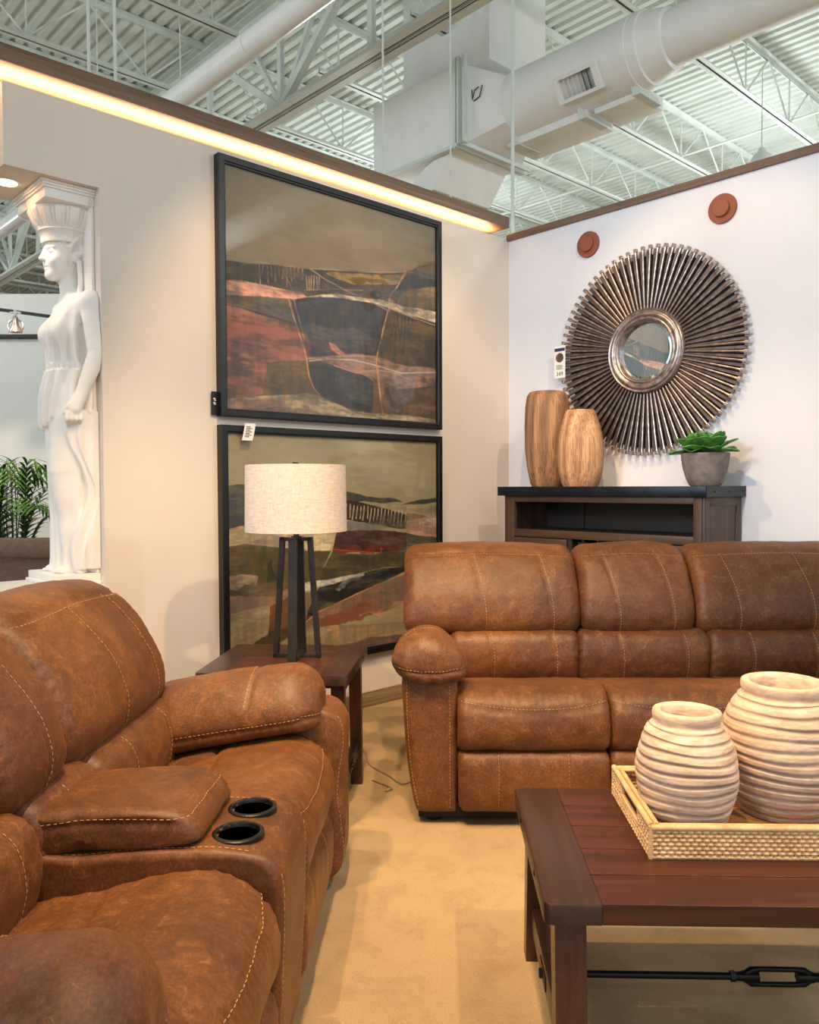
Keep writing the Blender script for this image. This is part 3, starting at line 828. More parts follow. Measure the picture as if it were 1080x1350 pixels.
# the two landscapes: patches (p), soft patches (b) and strokes (s) in canvas fractions
ART1 = [
('b',(140, 120, 98),[(-0.03,0.278),(1.03,0.067),(1.03,0.232),(-0.03,0.392)],0.6),
('b',(112, 106, 90),[(-0.03,-0.03),(0.404,-0.03),(0.198,0.267),(-0.03,0.316)],0.35),
('p',(62, 58, 56),[(-0.03,0.396),(0.094,0.385),(0.159,0.375),(0.297,0.355),(0.422,0.343),(0.532,0.319),(0.696,0.295),(0.821,0.259),(0.926,0.21),(1.03,0.173),(1.03,1.03),(-0.03,1.03)]),
('p',(58, 56, 42),[(-0.03,0.396),(0.103,0.384),(0.237,0.36),(0.226,0.44),(0.102,0.463),(-0.03,0.474)]),
('b',(110, 92, 70),[(0.821,0.256),(0.926,0.204),(1.03,0.167),(1.03,0.256),(0.912,0.254)],0.8),
('p',(138, 112, 66),[(0.422,0.358),(0.466,0.34),(0.555,0.33),(0.696,0.302),(0.821,0.269),(0.808,0.316),(0.696,0.353),(0.555,0.382),(0.476,0.373)]),
('b',(88, 66, 38),[(0.51,0.371),(0.821,0.29),(0.808,0.321),(0.696,0.357),(0.555,0.386)],0.7),
('p',(48, 47, 52),[(0.834,0.265),(0.912,0.265),(1.03,0.268),(1.03,0.287),(0.808,0.346),(0.745,0.362)]),
('p',(130, 106, 68),[(0.808,0.358),(0.925,0.318),(1.03,0.294),(1.03,0.428),(0.872,0.429),(0.782,0.422)]),
('b',(70, 56, 34),[(0.833,0.396),(0.925,0.356),(1.03,0.387),(1.03,0.428),(0.872,0.429)],0.9),
('p',(50, 54, 36),[(0.633,0.423),(0.648,0.392),(0.672,0.378),(0.698,0.388),(0.705,0.415),(0.683,0.435)]),
('p',(96, 86, 72),[(-0.03,0.538),(0.196,0.506),(0.295,0.497),(0.286,0.6),(0.195,0.59),(0.082,0.571),(-0.03,0.576)]),
('p',(52, 55, 66),[(0.273,0.511),(0.347,0.489),(0.421,0.468),(0.509,0.455),(0.6,0.453),(0.732,0.473),(0.713,0.553),(0.695,0.611),(0.67,0.704),(0.507,0.719),(0.334,0.757),(0.304,0.659)]),
('p',(84, 80, 82),[(0.3,0.618),(0.367,0.587),(0.464,0.603),(0.553,0.578),(0.676,0.625),(0.67,0.681),(0.507,0.692),(0.335,0.705)],0.8),
('p',(74, 56, 66),[(0.325,0.686),(0.42,0.652),(0.507,0.682),(0.664,0.671),(0.667,0.702),(0.507,0.716),(0.334,0.752)],0.8),
('p',(168, 112, 96),[(0.43,0.661),(0.463,0.667),(0.518,0.707),(0.496,0.717),(0.446,0.695)]),
('p',(142, 92, 78),[(-0.03,0.58),(0.064,0.574),(0.129,0.587),(0.225,0.605),(0.3,0.618),(0.319,0.708),(0.334,0.762),(0.174,0.787),(0.154,0.928),(-0.03,0.966)]),
('b',(160, 96, 80),[(-0.03,0.636),(0.129,0.597),(0.315,0.657),(0.324,0.758),(-0.03,0.826)],0.9),
('b',(150, 100, 82),[(-0.03,0.827),(0.174,0.792),(0.144,0.944),(-0.03,0.966)],0.8),
('b',(216, 146, 116),[(-0.03,0.761),(0.081,0.74),(0.108,0.766),(0.08,0.823),(-0.03,0.837)],1.0),
('b',(120, 104, 96),[(-0.03,0.571),(0.037,0.574),(0.032,0.642),(-0.03,0.637)],0.9),
('p',(98, 80, 50),[(0.167,0.786),(0.334,0.765),(0.346,0.818),(0.367,0.888),(0.292,0.911),(0.144,0.941),(0.156,0.849)]),
('p',(206, 146, 124),[(-0.03,0.474),(0.065,0.465),(0.139,0.464),(0.226,0.464),(0.316,0.464),(0.337,0.483),(0.275,0.503),(0.196,0.51),(0.083,0.522),(-0.03,0.535)]),
('b',(226, 180, 150),[(0.177,0.47),(0.316,0.462),(0.337,0.483),(0.275,0.503),(0.196,0.496)],0.6),
('p',(86, 72, 50),[(0.744,0.486),(0.872,0.499),(1.03,0.511),(1.03,0.714),(0.91,0.684),(0.806,0.709),(0.676,0.714),(0.701,0.61)]),
('b',(116, 96, 66),[(0.757,0.489),(1.03,0.511),(1.03,0.589),(0.819,0.581)],0.6),
('p',(44, 48, 52),[(0.34,0.777),(0.419,0.773),(0.507,0.794),(0.575,0.808),(0.648,0.806),(0.642,0.967),(0.551,0.963),(0.461,0.938),(0.396,0.906),(0.365,0.868)]),
('p',(66, 68, 70),[(0.468,0.788),(0.575,0.808),(0.648,0.806),(0.642,0.94),(0.551,0.925),(0.473,0.878)],0.8),
('p',(140, 108, 96),[(0.334,0.745),(0.507,0.708),(0.672,0.698),(0.819,0.719),(1.03,0.726),(1.03,0.803),(0.793,0.842),(0.669,0.832),(0.61,0.799),(0.462,0.767)]),
('p',(104, 78, 60),[(0.648,0.808),(0.793,0.842),(1.03,0.815),(1.03,0.971),(0.805,0.975),(0.642,0.971)]),
('b',(70, 52, 40),[(0.669,0.859),(0.793,0.859),(0.779,0.952),(0.668,0.96)],0.8),
('p',(164, 144, 110),[(-0.03,0.966),(0.116,0.939),(0.241,0.92),(0.323,0.905),(0.386,0.905),(0.461,0.941),(0.551,0.968),(0.642,0.971),(0.805,0.975),(1.03,0.977),(1.03,1.03),(-0.03,1.03)]),
('p',(140, 112, 98),[(-0.03,0.976),(0.116,0.951),(0.241,0.93),(0.236,1.03),(-0.03,1.03)],0.9),
('p',(216, 198, 168),[(0.326,0.485),(0.4,0.459),(0.487,0.44),(0.6,0.433),(0.696,0.431),(0.77,0.431),(0.872,0.428),(1.03,0.429),(1.03,0.484),(0.898,0.477),(0.744,0.462),(0.671,0.454),(0.577,0.451),(0.465,0.459)]),
('b',(236, 220, 196),[(0.624,0.435),(0.77,0.431),(0.769,0.448),(0.671,0.449)],0.8),
('s',(206, 190, 172),[(0.345,0.76),(0.441,0.738),(0.552,0.73),(0.67,0.743),(0.806,0.761),(1.009,0.738)],0.0035),
('s',(190, 150, 130),[(0.334,0.752),(0.507,0.716),(0.664,0.702)],0.004),
('s',(190, 150, 120),[(0.462,0.767),(0.563,0.788),(0.669,0.765),(0.806,0.766)],0.003),
('s',(200, 160, 128),[(0.075,0.392),(0.131,0.37),(0.227,0.365),(0.359,0.351),(0.466,0.333),(0.625,0.306),(0.821,0.262)],0.002),
('s',(176, 148, 118),[(0.327,0.452),(0.465,0.421),(0.601,0.398)],0.0025),
('s',(206, 146, 104),[(0.26,0.504),(0.294,0.619),(0.334,0.759),(0.346,0.828),(0.367,0.878),(0.392,0.903)],0.0035),
('s',(190, 140, 104),[(0.232,0.384),(0.268,0.442),(0.287,0.519),(0.315,0.626),(0.332,0.752)],0.0022),
('s',(206, 170, 140),[(0.353,0.352),(0.422,0.384),(0.509,0.412),(0.624,0.438),(0.726,0.47)],0.0026),
('s',(206, 156, 120),[(0.826,0.258),(0.783,0.338),(0.745,0.39),(0.738,0.436),(0.735,0.471)],0.004),
('s',(214, 156, 110),[(0.73,0.474),(0.701,0.577),(0.685,0.657),(0.672,0.726),(0.679,0.836),(0.688,0.902),(0.7,0.971)],0.004),
('s',(120, 84, 60),[(0.744,0.469),(0.713,0.564),(0.694,0.656)],0.002),
('s',(206, 150, 116),[(0.745,0.455),(0.872,0.481),(1.01,0.499)],0.0025),
('s',(196, 152, 122),[(0.136,0.384),(0.141,0.463)],0.0026),
('s',(196, 152, 122),[(0.152,0.382),(0.147,0.417)],0.0026),
('s',(196, 152, 122),[(0.169,0.379),(0.172,0.448)],0.0026),
('s',(196, 152, 122),[(0.185,0.377),(0.186,0.423)],0.0026),
('s',(196, 152, 122),[(0.201,0.374),(0.202,0.437)],0.0026),
('s',(196, 152, 122),[(0.218,0.372),(0.219,0.41)],0.0026),
('s',(196, 152, 122),[(0.235,0.369),(0.233,0.421)],0.0026),
('s',(196, 152, 122),[(0.251,0.367),(0.253,0.452)],0.0026),
('s',(196, 152, 122),[(0.268,0.364),(0.273,0.424)],0.0026),
('s',(196, 152, 122),[(0.286,0.362),(0.284,0.407)],0.0026),
('s',(196, 152, 122),[(0.303,0.359),(0.297,0.392)],0.0026),
('s',(196, 152, 122),[(0.32,0.357),(0.319,0.405)],0.0026),
('s',(198, 166, 138),[(0.337,0.387),(0.339,0.446)],0.003),
('s',(198, 166, 138),[(0.349,0.387),(0.349,0.444)],0.003),
('s',(198, 166, 138),[(0.36,0.38),(0.357,0.442)],0.003),
('s',(198, 166, 138),[(0.372,0.379),(0.369,0.44)],0.003),
('s',(198, 166, 138),[(0.383,0.38),(0.386,0.436)],0.003),
('s',(198, 166, 138),[(0.395,0.38),(0.393,0.435)],0.003),
('s',(110, 90, 62),[(0.769,0.527),(0.756,0.677)],0.0012),
('s',(110, 90, 62),[(0.79,0.526),(0.778,0.669)],0.0012),
('s',(110, 90, 62),[(0.812,0.524),(0.801,0.663)],0.0012),
('s',(110, 90, 62),[(0.834,0.523),(0.824,0.668)],0.0012),
('s',(110, 90, 62),[(0.856,0.522),(0.847,0.659)],0.0012),
('s',(110, 90, 62),[(0.878,0.521),(0.87,0.657)],0.0012),
('s',(110, 90, 62),[(0.9,0.52),(0.893,0.633)],0.0012),
('s',(110, 90, 62),[(0.923,0.518),(0.917,0.659)],0.0012),
('s',(110, 90, 62),[(0.946,0.517),(0.941,0.655)],0.0012),
('s',(110, 90, 62),[(0.969,0.516),(0.965,0.614)],0.0012),
('s',(110, 90, 62),[(0.992,0.515),(0.99,0.639)],0.0012)]
ART2 = [
('b',(172, 164, 130),[(0.438,-0.03),(0.692,0.01),(0.817,0.065),(0.868,0.116),(0.891,0.241),(0.69,0.237),(0.548,0.215),(0.459,0.107)],0.9),
('b',(150, 140, 108),[(-0.03,-0.03),(0.24,-0.03),(0.218,0.173),(-0.03,0.213)],0.4),
('p',(52, 54, 46),[(-0.03,0.225),(0.038,0.215),(0.068,0.215),(0.189,0.224),(0.267,0.348),(0.246,0.398),(0.066,0.392),(-0.03,0.408)]),
('p',(40, 48, 52),[(-0.03,0.348),(0.074,0.322),(0.217,0.346),(0.216,0.407),(0.066,0.392),(-0.03,0.408)],0.8),
('p',(198, 140, 112),[(-0.03,0.399),(0.064,0.384),(0.073,0.39),(0.055,0.401),(-0.03,0.411)]),
('p',(56, 54, 42),[(0.491,0.245),(0.548,0.258),(0.618,0.277),(0.739,0.283),(0.813,0.303),(0.69,0.308),(0.594,0.297),(0.502,0.31)]),
('p',(64, 58, 40),[(0.802,0.315),(0.907,0.289),(1.03,0.276),(1.03,0.302),(0.907,0.315)]),
('p',(162, 142, 104),[(0.606,0.306),(0.739,0.318),(1.03,0.319),(1.03,0.382),(0.947,0.385),(0.828,0.357),(0.69,0.322)]),
('p',(36, 28, 24),[(0.5,0.29),(0.594,0.305),(0.69,0.33),(0.831,0.369),(0.83,0.439),(0.764,0.438),(0.641,0.407),(0.502,0.377)]),
('p',(132, 108, 66),[(0.831,0.36),(0.894,0.369),(0.95,0.385),(0.907,0.393),(0.833,0.399)]),
('p',(190, 138, 114),[(0.823,0.415),(0.88,0.399),(1.03,0.386),(1.03,0.397),(1.03,0.503),(0.92,0.479),(0.825,0.46)]),
('p',(206, 176, 146),[(0.907,0.405),(1.03,0.388),(0.974,0.443),(0.907,0.428)],0.8),
('p',(112, 112, 116),[(0.499,0.39),(0.547,0.386),(0.665,0.408),(0.739,0.43),(0.665,0.44),(0.501,0.427)]),
('p',(56, 26, 20),[(0.468,0.43),(0.617,0.435),(0.83,0.46),(0.835,0.542),(0.688,0.55),(0.546,0.535),(0.443,0.532)]),
('b',(108, 44, 32),[(0.456,0.499),(0.616,0.516),(0.835,0.507),(0.835,0.551),(0.688,0.552),(0.546,0.537),(0.447,0.534)],0.9),
('b',(116, 54, 42),[(0.605,0.437),(0.726,0.447),(0.726,0.466),(0.617,0.454)],0.8),
('p',(70, 62, 44),[(0.83,0.46),(0.92,0.479),(1.03,0.499),(1.03,0.59),(0.84,0.577)]),
('p',(192, 174, 140),[(-0.03,0.416),(0.091,0.409),(0.187,0.412),(0.307,0.428),(0.463,0.44),(0.452,0.488),(0.434,0.519),(0.338,0.518),(0.216,0.497),(0.119,0.47),(0.027,0.468),(-0.03,0.474)]),
('p',(160, 142, 122),[(0.082,0.455),(0.167,0.43),(0.226,0.448),(0.286,0.493),(0.216,0.497),(0.119,0.47)],0.9),
('p',(72, 62, 30),[(-0.03,0.476),(0.072,0.461),(0.148,0.476),(0.216,0.495),(0.338,0.516),(0.434,0.518),(0.5,0.54),(0.664,0.553),(0.835,0.544),(0.834,0.624),(0.738,0.621),(0.616,0.636),(0.5,0.649),(0.411,0.654),(0.305,0.677),(0.184,0.705),(-0.03,0.673)]),
('b',(48, 46, 26),[(0.147,0.564),(0.186,0.537),(0.185,0.628),(0.156,0.631)],1.0),
('b',(44, 42, 26),[(0.412,0.545),(0.616,0.56),(0.827,0.553),(0.827,0.612),(0.616,0.627),(0.411,0.651)],0.6),
('p',(148, 122, 98),[(-0.03,0.602),(0.062,0.594),(0.12,0.606),(0.115,0.647),(0.071,0.637),(0.043,0.658),(-0.03,0.646)]),
('p',(136, 104, 86),[(-0.03,0.678),(0.089,0.683),(0.184,0.681),(0.305,0.677),(0.304,0.735),(0.174,0.737),(-0.03,0.758)]),
('p',(150, 134, 98),[(-0.03,0.758),(0.088,0.75),(0.168,0.74),(0.183,0.832),(0.153,0.89),(-0.03,0.893)]),
('p',(104, 60, 42),[(0.168,0.74),(0.243,0.712),(0.305,0.703),(0.316,0.841),(0.202,0.901),(0.153,0.893)]),
('p',(120, 92, 72),[(0.305,0.703),(0.368,0.695),(0.357,0.752),(0.314,0.841)]),
('p',(20, 19, 18),[(0.357,0.731),(0.389,0.676),(0.5,0.666),(0.616,0.638),(0.738,0.625),(0.822,0.623),(0.821,0.648),(0.688,0.693),(0.545,0.742),(0.388,0.788),(0.322,0.836)]),
('p',(178, 178, 172),[(0.305,0.659),(0.39,0.649),(0.5,0.643),(0.604,0.635),(0.604,0.651),(0.5,0.663),(0.389,0.679),(0.315,0.696)]),
('b',(130, 144, 150),[(0.477,0.671),(0.568,0.656),(0.604,0.66),(0.545,0.687),(0.499,0.695)],1.0),
('p',(128, 92, 74),[(0.314,0.841),(0.388,0.79),(0.545,0.744),(0.688,0.695),(0.821,0.655),(0.821,0.81),(0.687,0.844),(0.544,0.853),(0.409,0.863),(0.314,0.864)]),
('b',(128, 76, 54),[(0.314,0.839),(0.454,0.799),(0.638,0.804),(0.638,0.843),(0.453,0.867)],1.0),
('b',(84, 78, 50),[(0.651,0.777),(0.7,0.721),(0.775,0.735),(0.762,0.791),(0.675,0.809)],0.9),
('b',(206, 148, 122),[(0.544,0.839),(0.638,0.846),(0.736,0.828),(0.821,0.81),(0.82,0.868),(0.662,0.878)],0.9),
('p',(146, 122, 88),[(0.303,0.864),(0.453,0.864),(0.614,0.885),(0.82,0.904),(0.82,1.03),(0.614,0.952),(0.497,0.972),(0.303,0.939)]),
('p',(94, 74, 66),[(0.453,0.97),(0.543,0.958),(0.638,0.945),(0.82,0.962),(0.819,1.03),(0.452,1.03)]),
('p',(78, 58, 36),[(0.096,0.891),(0.173,0.856),(0.283,0.852),(0.283,0.878),(0.172,0.917)]),
('s',(206, 150, 110),[(0.316,0.841),(0.388,0.788),(0.545,0.742),(0.688,0.693),(0.821,0.66)],0.003),
('s',(196, 170, 130),[(0.463,0.44),(0.443,0.525),(0.407,0.589)],0.0035),
('s',(190, 90, 60),[(0.456,0.516),(0.569,0.534),(0.688,0.548),(0.689,0.526)],0.002),
('s',(180, 130, 100),[(0.006,0.756),(0.088,0.753),(0.168,0.74),(0.233,0.716)],0.0025),
('s',(214, 182, 140),[(0.516,0.31),(0.509,0.367)],0.0035),
('s',(214, 182, 140),[(0.533,0.311),(0.531,0.37)],0.0035),
('s',(214, 182, 140),[(0.55,0.316),(0.542,0.381)],0.0035),
('s',(214, 182, 140),[(0.567,0.32),(0.561,0.377)],0.0035),
('s',(214, 182, 140),[(0.585,0.323),(0.581,0.378)],0.0035),
('s',(214, 182, 140),[(0.602,0.319),(0.594,0.386)],0.0035),
('s',(214, 182, 140),[(0.62,0.321),(0.618,0.379)],0.0035),
('s',(214, 182, 140),[(0.638,0.331),(0.63,0.398)],0.0035),
('s',(214, 182, 140),[(0.656,0.332),(0.649,0.391)],0.0035),
('s',(214, 182, 140),[(0.674,0.334),(0.668,0.389)],0.0035),
('s',(214, 182, 140),[(0.692,0.333),(0.686,0.407)],0.0035),
('s',(214, 182, 140),[(0.711,0.34),(0.7,0.407)],0.0035),
('s',(214, 182, 140),[(0.729,0.344),(0.727,0.396)],0.0035),
('s',(214, 182, 140),[(0.748,0.347),(0.737,0.41)],0.0035),
('s',(214, 182, 140),[(0.767,0.346),(0.757,0.418)],0.0035),
('s',(214, 182, 140),[(0.786,0.347),(0.779,0.421)],0.0035),
('s',(214, 182, 140),[(0.805,0.351),(0.795,0.425)],0.0035),
('s',(214, 182, 140),[(0.824,0.356),(0.82,0.408)],0.0035)]
# ------------------------------------------------------------------ paintings
def inpoly(X, Y, pts):
    r = np.zeros(X.shape, bool); n = len(pts)
    for i in range(n):
        x1, y1 = pts[i]; x2, y2 = pts[(i + 1) % n]
        if y1 == y2: continue
        c = ((y1 > Y) != (y2 > Y)) & (X < (x2 - x1) * (Y - y1) / (y2 - y1) + x1)
        r ^= c
    return r
def segdist(X, Y, pts):
    d = np.full(X.shape, 9.)
    for (x1, y1), (x2, y2) in zip(pts[:-1], pts[1:]):
        L2 = (x2 - x1) ** 2 + (y2 - y1) ** 2 + 1e-9
        t = np.clip(((X - x1) * (x2 - x1) + (Y - y1) * (y2 - y1)) / L2, 0, 1)
        d = np.minimum(d, np.hypot(X - x1 - t * (x2 - x1), Y - y1 - t * (y2 - y1)))
    return d
def paint(W, H, layers, base, seed, nu=400, nv=330):
    u = (np.arange(2 * nu) + .5) / (2 * nu); v = (np.arange(2 * nv) + .5) / (2 * nv); U, Vv = np.meshgrid(u, v, indexing='ij')
    P = np.stack([U * 6, Vv * 6, 0 * U + seed], -1)
    j1 = fbm(P * 1.2, seed, 5) * .009; j2 = fbm(P * 1.2, seed + 50, 5) * .008
    br = fbm(np.stack([U * 7, Vv * 26, 0 * U], -1), seed + 9, 4); blot = fbm(P * .8, seed + 3, 4); fine = fbm(np.stack([U * 40, Vv * 120, 0 * U], -1), seed + 21, 3); cr = fbm(np.stack([U * 60, Vv * 14, 0 * U], -1), seed + 31, 3)
    img = np.array(base, float)[None, None] * (1 + .06 * blot[..., None] + .035 * br[..., None] + .02 * fine[..., None])
    for ly in layers:
        kind, col, pts = ly[:3]; col = np.array(col, float)
        X = U + j1; Y = Vv + j2
        if kind == 'p':
            a = inpoly(X, Y, pts).astype(float); op = ly[3] if len(ly) > 3 else 1.
            var = ly[4] if len(ly) > 4 else .17
            g = col.mean(); col = g + (col - g) * .88
            c = col * (1 + var * br[..., None] + var * .8 * blot[..., None] + .10 * fine[..., None] + .07 * cr[..., None]) + np.array([9., 2., -5.]) * cr[..., None]
            a = a * op * np.clip(.90 + .34 * br + .2 * fine, .45, 1)
        elif kind == 'b':     # soft blob: polygon with feathered brush edge
            a = inpoly(U + j1 * 6, Vv + j2 * 6, pts).astype(float) * np.clip(.5 + .9 * br, 0, 1) * (ly[3] if len(ly) > 3 else .8)
            c = col * (1 + .1 * blot[..., None])
        else:                 # stroke
            w = ly[3]; d = segdist(U + j1 * .4, Vv + j2 * .4, pts)
            a = np.clip(1.3 - d / w, 0, 1) * np.clip(.8 + .6 * br, .25, 1); c = col
        img = img * (1 - a[..., None]) + c * a[..., None] if kind != 's' else img * (1 - a[..., None]) + col * a[..., None]
    img = img.reshape(nu, 2, nv, 2, 3).mean((1, 3)); U = U[::2, ::2]; Vv = Vv[::2, ::2]; U = (U - U.min()) / (U.max() - U.min()); Vv = (Vv - Vv.min()) / (Vv.max() - Vv.min())
    img = np.clip(img * .92, 4, 250) / 255.
    L = np.where(img <= .04045, img / 12.92, ((img + .055) / 1.055) ** 2.4)
    V = np.stack([(U - .5) * W, 0 * U, (.5 - Vv) * H], -1).reshape(-1, 3)
    idx = np.arange(nu * nv).reshape(nu, nv)
    F = np.stack([idx[:-1, :-1], idx[:-1, 1:], idx[1:, 1:], idx[1:, :-1]], -1).reshape(-1, 4)
    return V, F, L.reshape(-1, 3)

def picture(label, u0, u1, z0, z1, layers, base, seed):
    W = u1 - u0; H = z1 - z0
    t = thing('framed_painting', label, 'painting', PL((u0 + u1) / 2, 0, (z0 + z1) / 2), RZL)
    f = .040; d = .045; m = MB()
    prof = [(0, 0), (0, -d), (.004, -d - .002), (.030, -d - .002), (.032, -d + .004), (f, -d + .006), (f, 0)]
    cor_ = [(-W / 2, -H / 2, 1, 1), (W / 2, -H / 2, -1, 1), (W / 2, H / 2, -1, -1), (-W / 2, H / 2, 1, -1)]
    V = []
    for (x, z, sx, sz) in cor_:
        for (a, y) in prof: V.append((x + sx * a, y, z + sz * a))
    n = len(prof); F = []
    for i in range(4):
        j = (i + 1) % 4
        for k in range(n): F.append((i * n + k, j * n + k, j * n + (k + 1) % n, i * n + (k + 1) % n))
    m.add(V, F); m.build('frame', M['frame'], t, sharp=20)
    V, F, Lc = paint(W - 2 * f + .006, H - 2 * f + .006, layers, base, seed)
    V[:, 1] = -.026
    me = bpy.data.meshes.new('canvas'); me.from_pydata(V.tolist(), [], F.tolist())
    at = me.color_attributes.new('Paint', 'FLOAT_COLOR', 'POINT')
    at.data.foreach_set('color', np.concatenate([Lc, np.ones((len(Lc), 1))], 1).ravel().astype(np.float32))
    fix_normals(me); me.materials.append(M['canvas']); o = bpy.data.objects.new('canvas', me); COL.objects.link(o); o.parent = t
    bk = MB(); bk.span((-W / 2 + .02, -.02, -H / 2 + .02), (W / 2 - .02, -.004, H / 2 - .02)); bk.build('backing', M['frame'], t)
    return t
picture('large framed abstract landscape, upper one, pink and navy hills under a plain sky', .700, 2.267, 1.653, 2.948, ART1, (128, 119, 100), 3)
picture('large framed abstract landscape, lower one, partly behind the table lamp', .700, 2.267, .318, 1.610, ART2, (158, 148, 112), 8)

# little cards on the frames
def card(name, label, loc, rz, w, h, mat, stuff, tilt=0., bend=0.):
    t = thing(name, label, 'tag', loc, rz)
    m = MB(); n = 8
    P = [(0, -bend * math.sin(i / n * PI / 2) , -h * i / n) for i in range(n + 1)]
    V = []
    for (x, y, z) in P:
        xs = tilt * (-z); V += [(-w / 2 + xs, y, z), (w / 2 + xs, y, z), (w / 2 + xs, y - .0012, z), (-w / 2 + xs, y - .0012, z)]
    F = [(0, 1, 2, 3), tuple(4 * n + k for k in (3, 2, 1, 0))]
    for i in range(n):
        for k in range(4): F.append((i * 4 + k, i * 4 + (k + 1) % 4, i * 4 + 4 + (k + 1) % 4, i * 4 + 4 + k))
    m.add(V, F); m.build('card', M[mat], t)
    return t
def yb(bend, h, z): return -bend * math.sin(-z / h * PI / 2) - .0022
tg = card('price_tag', 'small white printed tag hanging over the top edge of the lower painting', PL(2.105, .052, 1.622), RZL, .062, .088, 'tag', 0, -.32, .012)
m = MB()
for i in range(7):
    z = -.018 - i * .0085; x = .32 * -(-z) * 1.0
    m.span((x - .020, yb(.012, .088, z) - .001, z - .002), (x + (.016 if i % 2 else .004), yb(.012, .088, z), z + .002))
m.build('print', M['tag_print'], tg)
bt = card('name_card', 'small black card fixed to the left side of the upper painting', PL(2.272, .012, 1.775), RZL, .062, .118, 'black_tag', 0)
m = MB()
for (x, z) in ((-.016, -.035), (-.012, -.043), (-.016, -.055), (-.013, -.062)): m.span((x - .006, -.003, z - .003), (x + .006, -.0015, z + .002))
m.build('print', M['tag'], bt)

# ------------------------------------------------------------------ sunburst mirror on the right wall
MS, MZ = 1.088, 2.088
mi = thing('sunburst_mirror', 'large round sunburst mirror of dark silver metal rods with a small centre glass', 'mirror', PR(MS, 0, MZ), RZR)
def taperbar(mb, r0, r1, w0, w1, y0, y1, tip=0.):
    V = []
    for (r, w) in ((r0, w0), (r1, w1)):
        V += [(-w / 2, y0, r), (w / 2, y0, r), (w / 2, y1, r), (-w / 2, y1, r)]
    mb.add(V, [(3, 2, 1, 0), (4, 5, 6, 7), (0, 1, 5, 4), (1, 2, 6, 5), (2, 3, 7, 6), (3, 0, 4, 7)])
rod = MB()
def ridge(mb, r0, r1, w0, w1, y0, y1):
    V = []
    for (r, w) in ((r0, w0), (r1, w1)): V += [(-w / 2, y1, r), (-w / 2, y0 + .0022, r), (0, y0, r), (w / 2, y0 + .0022, r), (w / 2, y1, r)]
    mb.add(V, [(4, 3, 2, 1, 0), (5, 6, 7, 8, 9)] + [(k, (k + 1) % 5, 5 + (k + 1) % 5, 5 + k) for k in range(5)])
ridge(rod, .22, .606, .0075, .0125, -.056, -.038); rod.box((0, -.046, .604), (.0205, .022, .022), .002)
proto = None; NR = 76
for k in range(NR):
    if proto is None: proto = rod.build('rod', M['silver'], mi, sharp=15); o = proto
    else: o = proto.copy(); COL.objects.link(o); o.parent = mi
    o.rotation_euler = (0, 2 * PI * (k + .5) / NR, 0)
bk = MB()
for k in range(NR):
    a = 2 * PI * k / NR; s = MB(); taperbar(s, .21, .585 + .006 * rnd.random(), .008, .017, -.036, -.014); s.box((0, -.024, .585), (.018, .020, .018))
    R = Matrix.Rotation(a, 3, 'Y'); bk.add([tuple(R @ Vector(v)) for v in s.arr()], s.F)
o = bk.build('rear_rods', M['silver_dark'], mi); tag(o, 'darker rear layer of rods')
m = MB(); m.lathe([(.20, 0), (.57, 0), (.57, .006), (.20, .006)], 72, axis=1); m.build('back_plate', M['rivet'], mi)
m = MB(); m.lathe([(.172, .035), (.172, .060), (.178, .072), (.186, .076), (.193, .070), (.197, .070), (.204, .078), (.214, .082), (.224, .078), (.229, .070), (.233, .070), (.240, .074), (.248, .068), (.252, .055), (.252, .02)], 96, axis=1)
m.build('ring_frame', M['silver'], mi, sharp=60)
m = MB(); m.lathe([(0, .0462), (.152, .0462), (.174, .0415)], 96, axis=1)
m.M = [0] * len(m.F)
m.M = [1 if max(np.hypot(m.arr()[i][0], m.arr()[i][2]) for i in f) > .16 else 0 for f in m.F]
m.build('glass', [M['mirror'], M['bevel']], mi, sharp=3)
mt = card('price_tag', 'white price tag hanging at the left edge of the sunburst mirror', PR(.475, .058, 2.195), RZR, .086, .205, 'tag', 0)
m = MB(); m.span((-.040, -.0032, -.034), (.040, -.0014, -.014)); m.build('header', M['navy'], mt)
m = MB(); m.lathe([(.010, .0014), (.010, .003), (.030, .003), (.030, .0014)], 30, (0, 0, -.075), axis=1); m.build('picture', M['silver_dark'], mt)
m = MB()
for i in range(4): m.span((-.026, -.003, -.125 - i * .008), (.018 + .006 * (i % 2), -.0014, -.122 - i * .008))
m.build('print', M['tag_print'], mt)
def text(name, s, size, mat, parent, loc, ex=.0006):
    cu = bpy.data.curves.new(name, 'FONT'); cu.body = s; cu.size = size; cu.align_x = 'CENTER'; cu.extrude = ex
    cu.materials.append(M[mat]); o = bpy.data.objects.new(name, cu); COL.objects.link(o); o.parent = parent
    o.location = loc; o.rotation_euler = (PI / 2, 0, 0)
    me = bpy.data.meshes.new_from_object(o.evaluated_get(bpy.context.evaluated_depsgraph_get())); q = bpy.data.objects.new(name, me); COL.objects.link(q)
    q.parent = parent; q.location = loc; q.rotation_euler = (PI / 2, 0, 0); bpy.data.objects.remove(o); return q
text('price_text', '349', .036, 'tag_print', mt, (0, -.0022, -.190))

# terracotta discs on the right wall
for (s, z, lab) in ((.653, 2.813, 'round terracotta wall disc nearer the corner, left above the mirror'), (1.528, 2.817, 'round terracotta wall disc above the right side of the mirror')):
    t = thing('wall_disc', lab, 'wall disc', PR(s, 0, z), RZR)
    m = MB(); m.lathe([(.081, 0), (.081, .012), (.079, .014), (0, .014)], 48, axis=1); m.build('plate', M['terracotta'], t, sharp=30)
    m = MB(); m.lathe([(.046, .012), (.046, .030), (.044, .032), (0, .032)], 40, axis=1); m.build('button', M['terracotta'], t, sharp=30)

